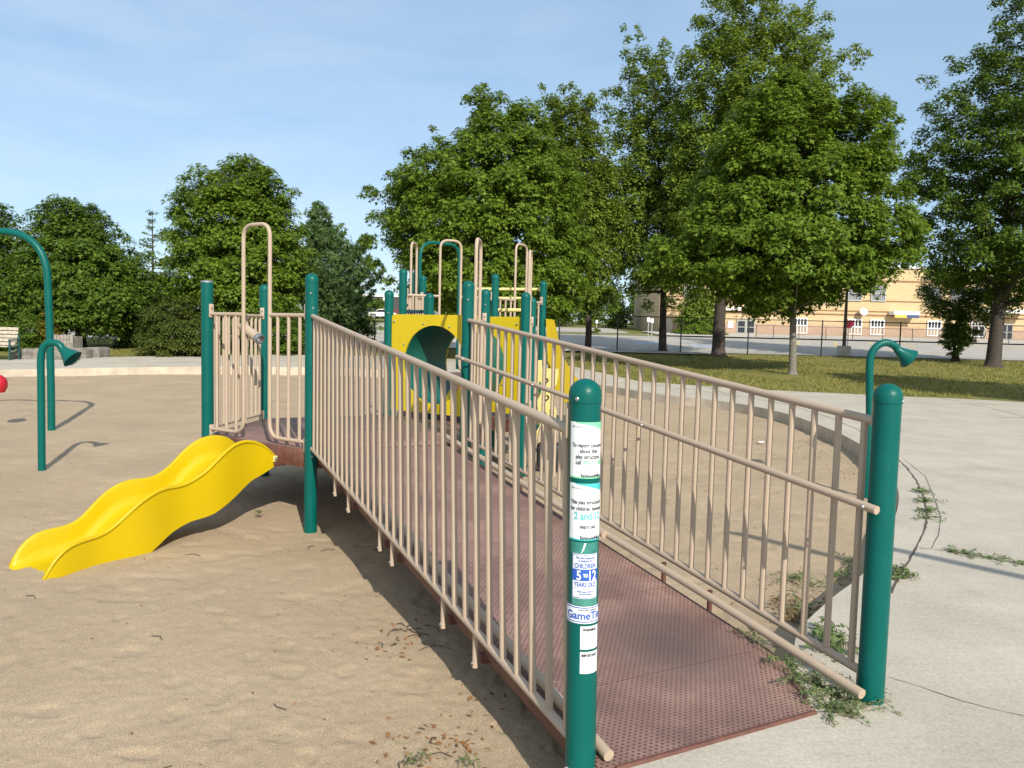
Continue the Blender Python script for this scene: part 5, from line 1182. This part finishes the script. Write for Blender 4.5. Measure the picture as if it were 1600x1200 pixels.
# leaf litter and twigs on the sand
rg = np.random.default_rng(5); n = 900; lx = rg.uniform(-7, 5, n); ly = rg.uniform(2.6, 14, n) ; kp = in_poly(lx, ly, pit_s); lx, ly = lx[kp], ly[kp]; n = len(lx)
big = rg.random(n) ** 3; P = np.stack([lx, ly, sand_z(lx, ly) + .006], 1); Nn = np.stack([rg.normal(size=n) * .3, rg.normal(size=n) * .3, np.ones(n)], 1)
V1, k1 = leaf_field(P, Nn, .022, rg, LEAF_SHAPE)
cl = []; 
for (px, py, m_, s_) in ((700, 1155, 40, .10), (640, 985, 18, .12), (1240, 930, 60, .22), (660, 1160, 26, .16), (1215, 690, 40, .5), (1260, 705, 50, .6), (1330, 735, 30, .4), (745, 1100, 16, .15), (600, 1010, 14, .1)):
    c = gz(px, py, -.2); q = rg.normal(size=(m_, 2)) * s_; cl.append(np.stack([c.x + q[:, 0], c.y + q[:, 1], sand_z(c.x + q[:, 0], c.y + q[:, 1]) + .008], 1))
cl = np.concatenate(cl); V2, _ = leaf_field(cl, np.stack([rg.normal(size=len(cl)) * .5, rg.normal(size=len(cl)) * .5, np.ones(len(cl))], 1), .034, rg, LEAF_SHAPE)
tag(np_mesh('leaf_litter', np.concatenate([V1, V2]), np.full(n + len(cl), 4), DRYL), 'dry leaves scattered on the sand', 'leaf litter', kind='stuff')
tw = MB(); r = random.Random(3)
for k in range(34):
    if k < 16: x, y = r.uniform(-4.5, .1), r.uniform(3.0, 7.5)
    else: c = gz(*[(640, 980), (655, 965), (665, 1165), (630, 985)][k % 4], -.2); x, y = c.x + r.gauss(0, .12), c.y + r.gauss(0, .12)
    a = r.uniform(0, 6.28); L_ = r.uniform(.03, .16); z = float(sand_z(np.array([x]), np.array([y]))[0]) + .006
    tw.tube([(x, y, z), (x + math.cos(a) * L_ * .5, y + math.sin(a) * L_ * .5, z + .008), (x + math.cos(a + .4) * L_, y + math.sin(a + .4) * L_, z + .002)], .003, 4)
tag(tw.build('twigs', mat('twig', (.06, .042, .03), .9)), 'small dark twigs scattered on the sand', 'twigs', kind='stuff')
wp = gz(1189, 692, -.2)
tag(MB().box((wp.x, wp.y, -.18), .13, .05, .02, (.9, .4, 0), (-.4, .9, 0), ZX, bev=.006).build('paper_scrap', WHITE, origin=(wp.x, wp.y, -.2)), 'white paper scrap lying on the sand behind the railing', 'litter')

# ================================================================ FENCES
def link_mat():
    m = bpy.data.materials.new('chain_link'); m.use_nodes = True; n, l = m.node_tree.nodes, m.node_tree.links; b = n['Principled BSDF']; b.inputs['Base Color'].default_value = (.012, .012, .012, 1); b.inputs['Roughness'].default_value = .5
    t = n.new('ShaderNodeTexCoord'); s = n.new('ShaderNodeSeparateXYZ'); l.new(t.outputs['Object'], s.inputs['Vector'])
    def mth(op, a, bb=None):
        k = n.new('ShaderNodeMath'); k.operation = op
        for i, v in enumerate((a, bb)):
            if v is None: continue
            if isinstance(v, (int, float)): k.inputs[i].default_value = v
            else: l.new(v, k.inputs[i])
        return k.outputs['Value']
    def wires(sg):
        q = mth('FRACT', mth('DIVIDE', mth('ADD', s.outputs['X'], mth('MULTIPLY', s.outputs['Z'], sg)), .085)); return mth('LESS_THAN', q, .055)
    a = mth('MAXIMUM', wires(1.0), wires(-1.0)); tr = n.new('ShaderNodeBsdfTransparent'); x = n.new('ShaderNodeMixShader'); l.new(a, x.inputs['Fac']); l.new(tr.outputs['BSDF'], x.inputs[1]); l.new(b.outputs['BSDF'], x.inputs[2]); l.new(x.outputs['Shader'], n['Material Output'].inputs['Surface'])
    return m
LINK = link_mat(); FBLK = mat('black_fence_paint', (.012, .012, .013), .45)
def chain_fence(label, pxs, D, ytop, ybot, group=None, pr=.038, end_x=None):
    x0 = at(pxs[0], 550, D).x; z0 = hgt(D); t = thing('chain_link_fence', (x0, D, z0), label, 'fence', group); H = at(pxs[len(pxs) // 2], ytop, D).z - z0
    X = [at(p, 550, D).x for p in pxs]
    for x in X: MB().lathe([(pr, -.3), (pr, H + .02), (pr * .7, H + .05)], 10, (x, D, z0)).build('fence_post', FBLK, t)
    MB().tube([(X[0], D, z0 + H - .02), (X[-1], D, z0 + H - .02)], pr * .7, 8).build('top_rail', FBLK, t); MB().tube([(X[0], D, z0 + .06), (X[-1], D, z0 + .06)], .006, 6).build('tension_wire', FBLK, t)
    MB().add([(X[0], D + .05, z0 + .03), (X[-1], D + .05, z0 + .03), (X[-1], D + .05, z0 + H - .03), (X[0], D + .05, z0 + H - .03)], [(0, 1, 2, 3)]).build('mesh_fabric', LINK, t, smooth=0)
chain_fence('tall black chain link fence between the lawn and the car park', [873, 964, 1063, 1168, 1283, 1405, 1549, 1690, 1830], 45.2, 501, 555)
chain_fence('tall black chain link fence end seen between the pine and the tower', [497, 585, 640], 46.5, 501, 555)
chain_fence('low black chain link fence along the school pavement', [1180, 1207, 1247, 1289, 1331, 1378, 1424, 1475, 1523, 1575, 1630, 1690], 73.6, 514, 536, pr=.03)

# ================================================================ SCHOOL
BRICK = bpy.data.materials.new('tan_brick'); BRICK.use_nodes = True
def brick_setup(m, c1, c2, mo):
    n, l = m.node_tree.nodes, m.node_tree.links; b = n['Principled BSDF']; b.inputs['Roughness'].default_value = .9; t = n.new('ShaderNodeTexCoord'); mp_ = n.new('ShaderNodeMapping'); mp_.inputs['Rotation'].default_value = (R_(90), 0, 0)
    k = n.new('ShaderNodeTexBrick'); k.inputs['Scale'].default_value = 1; k.inputs['Brick Width'].default_value = .4; k.inputs['Row Height'].default_value = .2; k.inputs['Mortar Size'].default_value = .012
    k.inputs['Color1'].default_value = (*c1, 1); k.inputs['Color2'].default_value = (*c2, 1); k.inputs['Mortar'].default_value = (*mo, 1)
    l.new(t.outputs['Object'], mp_.inputs['Vector']); l.new(mp_.outputs['Vector'], k.inputs['Vector']); l.new(k.outputs['Color'], b.inputs['Base Color'])
brick_setup(BRICK, (.53, .395, .22), (.48, .35, .19), (.46, .36, .23))
PBRICK = bpy.data.materials.new('pink_brick'); PBRICK.use_nodes = True; brick_setup(PBRICK, (.45, .31, .22), (.40, .27, .19), (.40, .30, .22))
BELT = mat('belt_course', (.24, .13, .07), .9, var=.1, vscale=2); GLASS = mat('dark_glass', (.018, .022, .03), .08, spec=.6); FRM = mat('white_frame', (.72, .72, .70), .5); GREYW = mat('grey_window', (.20, .21, .22), .35); GFRM = mat('grey_frame', (.36, .36, .36), .5); WTRIM = mat('white_trim', (.74, .73, .70), .6)
D = 85.0; pL = at(1029, 520, D); zb = hgt(D); zroof = at(1420, 420, D).z; xL, xR = pL.x, 82.0
sch = thing('school_building', (xL, D, zb), 'two storey tan brick school with rows of windows beyond the fence', 'school')
MB().box(((xL + xR) / 2, D + 9, (zb + zroof) / 2 + .0), xR - xL, 18, zroof - zb + .0).build('wall', BRICK, sch, smooth=0)
MB().box(((xL + xR) / 2, D - .03, zb + .55), xR - xL + .06, .12, 1.3).build('base_course', PBRICK, sch, smooth=0)
MB().box(((xL + xR) / 2, D + 9, zroof + .12), xR - xL + .3, 18.3, .24).build('roof_edge', WTRIM, sch, smooth=0)
for (y, h) in ((440, .14), (471.5, .10), (488, .10), (494, .14)):
    z = at(1420, y, D).z; MB().box(((xL + xR) / 2, D - .02, z), xR - xL + .05, .10, h).build('belt_course', BELT, sch, smooth=0)
def window(x0, x1, y0, y1, cols, rows, fr, gl, bar_=.05):
    a, b = at(x0, y1, D), at(x1, y0, D); X0, X1, Z0, Z1 = a.x, b.x, min(a.z, b.z), max(a.z, b.z); cx_, cz = (X0 + X1) / 2, (Z0 + Z1) / 2; w, h = X1 - X0, Z1 - Z0; f = MB(); fw = .11
    for s_ in (-1, 1): f.box((cx_ + s_ * (w / 2 - fw / 2), D - .09, cz), fw, .16, h); f.box((cx_, D - .09, cz + s_ * (h / 2 - fw / 2)), w - 2 * fw, .16, fw)
    for k in range(1, cols): f.box((X0 + fw + (w - 2 * fw) * k / cols, D - .085, cz), bar_, .12, h - 2 * fw)
    for k in range(1, rows): f.box((cx_, D - .085, Z0 + fw + (h - 2 * fw) * k / rows), w - 2 * fw, .10, bar_ * 1.4)
    o = f.build('window', fr, sch, smooth=0); MB().box((cx_, D - .05, cz), w - 2 * fw, .06, h - 2 * fw).build('pane', gl, o, smooth=0)
for x in (1238, 1323, 1358, 1447, 1515): window(x, x + 23.5, 497 + (x - 1238) * .021, 521 + (x - 1238) * .02, 4, 2, FRM, GLASS, .10)
for x in (1068, 1140, 1175, 1323, 1360, 1447, 1485, 1520): window(x, x + 24, 446 + (x - 1323) * .02, 470 + (x - 1323) * .02, 4, 2, GFRM, GREYW, .05)
def canopy(x0, x1, y0, y1, out=1.3, bands=()):
    a, b = at(x0, y1, D - out), at(x1, y0, D - out); z0, z1 = min(a.z, b.z), max(a.z, b.z); o = MB().box(((a.x + b.x) / 2, D - out / 2, (z0 + z1) / 2), b.x - a.x, out, z1 - z0).build('canopy', WTRIM, sch, smooth=0)
    for (xa, xb, m_) in bands:
        p, q = at(xa, y1 + 1, D - out), at(xb, y1 - 2, D - out); MB().box(((p.x + q.x) / 2, D - out - .02, z0 - .16), q.x - p.x, .06, .34).build('sign_band', m_, o, smooth=0)
canopy(1397, 1438, 487, 491.5, 1.3, ((1398, 1417, mat('sign_yellow', (.65, .42, .08), .6)), (1417, 1436, mat('sign_navy', (.04, .06, .16), .6)))); canopy(1134, 1192, 481, 484.5, .5); canopy(1534, 1610, 484, 488, 1.6)
def door(x0, x1, y0, y1, m_, glass=False):
    a, b = at(x0, y1, D), at(x1, y0, D); z0 = zb; h = b.z - z0; f = MB(); w = b.x - a.x; c = (a.x + b.x) / 2
    o = MB().box((c, D - .06, z0 + h / 2), w, .14, h).build('door', m_, sch, smooth=0)
    if glass:
        for k in (.25, .75): MB().box((a.x + w * k, D - .14, z0 + h * .72), w * .36, .05, h * .36).build('pane', GLASS, o, smooth=0); MB().box((a.x + w * k, D - .14, z0 + h * .3), w * .36, .05, h * .34).build('pane', GLASS, o, smooth=0)
door(1038, 1051, 499, 522, mat('pale_door', (.55, .48, .36), .7)); door(1150, 1180, 500, 526, mat('grey_entry', (.33, .33, .31), .6), True); door(1562, 1582, 506, 533, mat('grey_entry_b', (.28, .27, .25), .6), True); door(1516, 1540, 508, 533, mat('grey_entry_c', (.36, .33, .27), .6), True)
MB().box((at(1141, 503, D).x, D - .12, at(1145, 507, D).z), .6, .08, .75).build('notice_board', WTRIM, sch, smooth=0)
# satellite dish on the wall
dp = at(1350, 487, D - .8); MB().lathe([(.45, 0), (.42, .05), (.3, .12), (.1, .16)], 18, dp, (1, 0, 0), (0, .3, .95), (0, .95, -.3)).build('dish', GFRM, sch)

# ================================================================ SIGNS, LAMP, CARS
lp = at(1318, 555, 46.8); lz = hgt(46.8)
lamp = thing('lamp_post', (lp.x, 46.8, lz), 'brown car park lamp post on a round concrete base', 'lamp post')
MB().lathe([(.40, -.2), (.40, .55), (.37, .60), (.34, .60)], 22, (lp.x, 46.8, lz)).build('concrete_base', PAVE, lamp); MB().lathe([(.11, .6), (.085, 3), (.06, 8.5)], 14, (lp.x, 46.8, lz)).build('pole', mat('brown_pole', (.075, .045, .035), .5), lamp); MB().box((lp.x, 46.2, lz + 8.5), .35, 1.1, .15, bev=.04).build('lamp_head', FBLK, lamp)
def sign(name, px, ytop, ybot, D, shape, m_, label, group=None, pole=.03):
    z0 = hgt(D); c = at(px, (ytop + ybot) / 2, D); t = thing(name, (c.x, D, z0), label, 'sign', group); h = abs(at(px, ytop, D).z - at(px, ybot, D).z)
    MB().tube([(c.x, D + .04, z0 - .2), (c.x, D + .04, c.z + h * .3)], pole, 8).build('sign_post', GFRM, t)
    pts = shape(h); MB().prism([Vector((c.x + x, D, c.z + z)) for x, z in pts], dvec=(0, -.02, 0)).build('sign_plate', m_, t, smooth=0)
octa = lambda h: [(h / 2 * 1.08 * math.cos(a), h / 2 * 1.08 * math.sin(a)) for a in [R_(22.5 + 45 * k) for k in range(8)]]
rect = lambda h: [(-h * .34, -h / 2), (h * .34, -h / 2), (h * .34, h / 2), (-h * .34, h / 2)]
shield = lambda h: [(-h * .58, h * .5), (h * .58, h * .5), (h * .58, -.02 * h), (h * .38, -.36 * h), (-.05 * h, -.5 * h), (-h * .38, -.36 * h), (-h * .58, 0)]
sign('road_sign', 1326.5, 500.5, 513, 56, shield, mat('red_sign', (.55, .03, .06), .5, var=.15, vscale=4), 'faded red shield shaped sign beside the lamp post')
sign('road_sign', 1013.5, 496, 503, 68, rect, WHITE, 'left and taller of two white signs by the car park edge', 'pair of white signs', .045); sign('road_sign', 1019, 497.5, 504.5, 69, rect, WHITE, 'right and slightly lower of two white signs by the car park', 'pair of white signs', .045)
sign('road_sign', 932.5, 500, 505.5, 76, rect, WHITE, 'lone small white sign beyond the railing, left of the pair', None, .04)
def car(px, ybase, D, colr, label, face):
    z0 = hgt(D); c = at(px, ybase, D); t = thing('parked_car', (c.x, D, z0), label, 'car', 'cars parked far behind'); d = Vector((math.cos(face), math.sin(face), 0)); s_ = Vector((-d.y, d.x, 0)); o = Vector((c.x, D, z0)); L_, W_ = 4.4, 1.8
    side = [(-2.2, .35), (-2.2, .75), (-2.05, .92), (-1.2, .98), (-.75, 1.42), (-.3, 1.5), (.6, 1.46), (1.1, 1.02), (1.95, .9), (2.2, .7), (2.2, .35)]
    MB().prism([o + d * x + ZX * z - s_ * W_ / 2 for x, z in side], dvec=s_ * W_).build('body', mat('car_paint', colr, .25, coat=.6), t, smooth=30)
    gl = [(-1.05, 1.0), (-.7, 1.36), (.55, 1.38), (.92, 1.02)]; MB().prism([o + d * x + ZX * z - s_ * (W_ / 2 + .01) for x, z in gl], dvec=s_ * (W_ + .02)).build('side_window', GLASS, t, smooth=0)
    for x in (-1.35, 1.35):
        for q in (-1, 1):
            w = MB().lathe([(.33, -.1), (.34, 0), (.33, .1)], 18, o + d * x + s_ * (q * .82) + ZX * .33, d, ZX, s_).build('wheel', BLACK, t); MB().lathe([(.2, -.11), (.2, .11)], 12, o + d * x + s_ * (q * .82) + ZX * .33, d, ZX, s_).build('rim', STEEL, w)
car(578, 496, 124, (.09, .1, .13), 'dark grey car parked far behind the ramp', .5); car(598, 496, 120, (.7, .7, .7), 'white car parked far behind the ramp', .15); car(556, 496, 126, (.45, .47, .5), 'silver car parked far behind the pine', .2)
ob_ = at(585, 494, 160); osz = hgt(160); store = thing('distant_building', (ob_.x, 160, osz), 'low dark shop building far behind the parked cars', 'building')
MB().box((ob_.x, 164, osz + 2.2), 22, 8, 4.4).build('wall', mat('dark_cladding', (.06, .055, .06), .8), store, smooth=0); MB().box((ob_.x, 164, osz + 4.6), 22.5, 8.5, .4).build('roof', WTRIM, store, smooth=0); MB().box((ob_.x + 2.2, 159.9, osz + 2.2), .9, .3, 4.4).build('pillar', WTRIM, store, smooth=0); MB().box((ob_.x + 4.5, 159.9, osz + 1.3), 1.6, .2, 1.4).build('shopfront', mat('shop_red', (.12, .03, .035), .6), store, smooth=0)
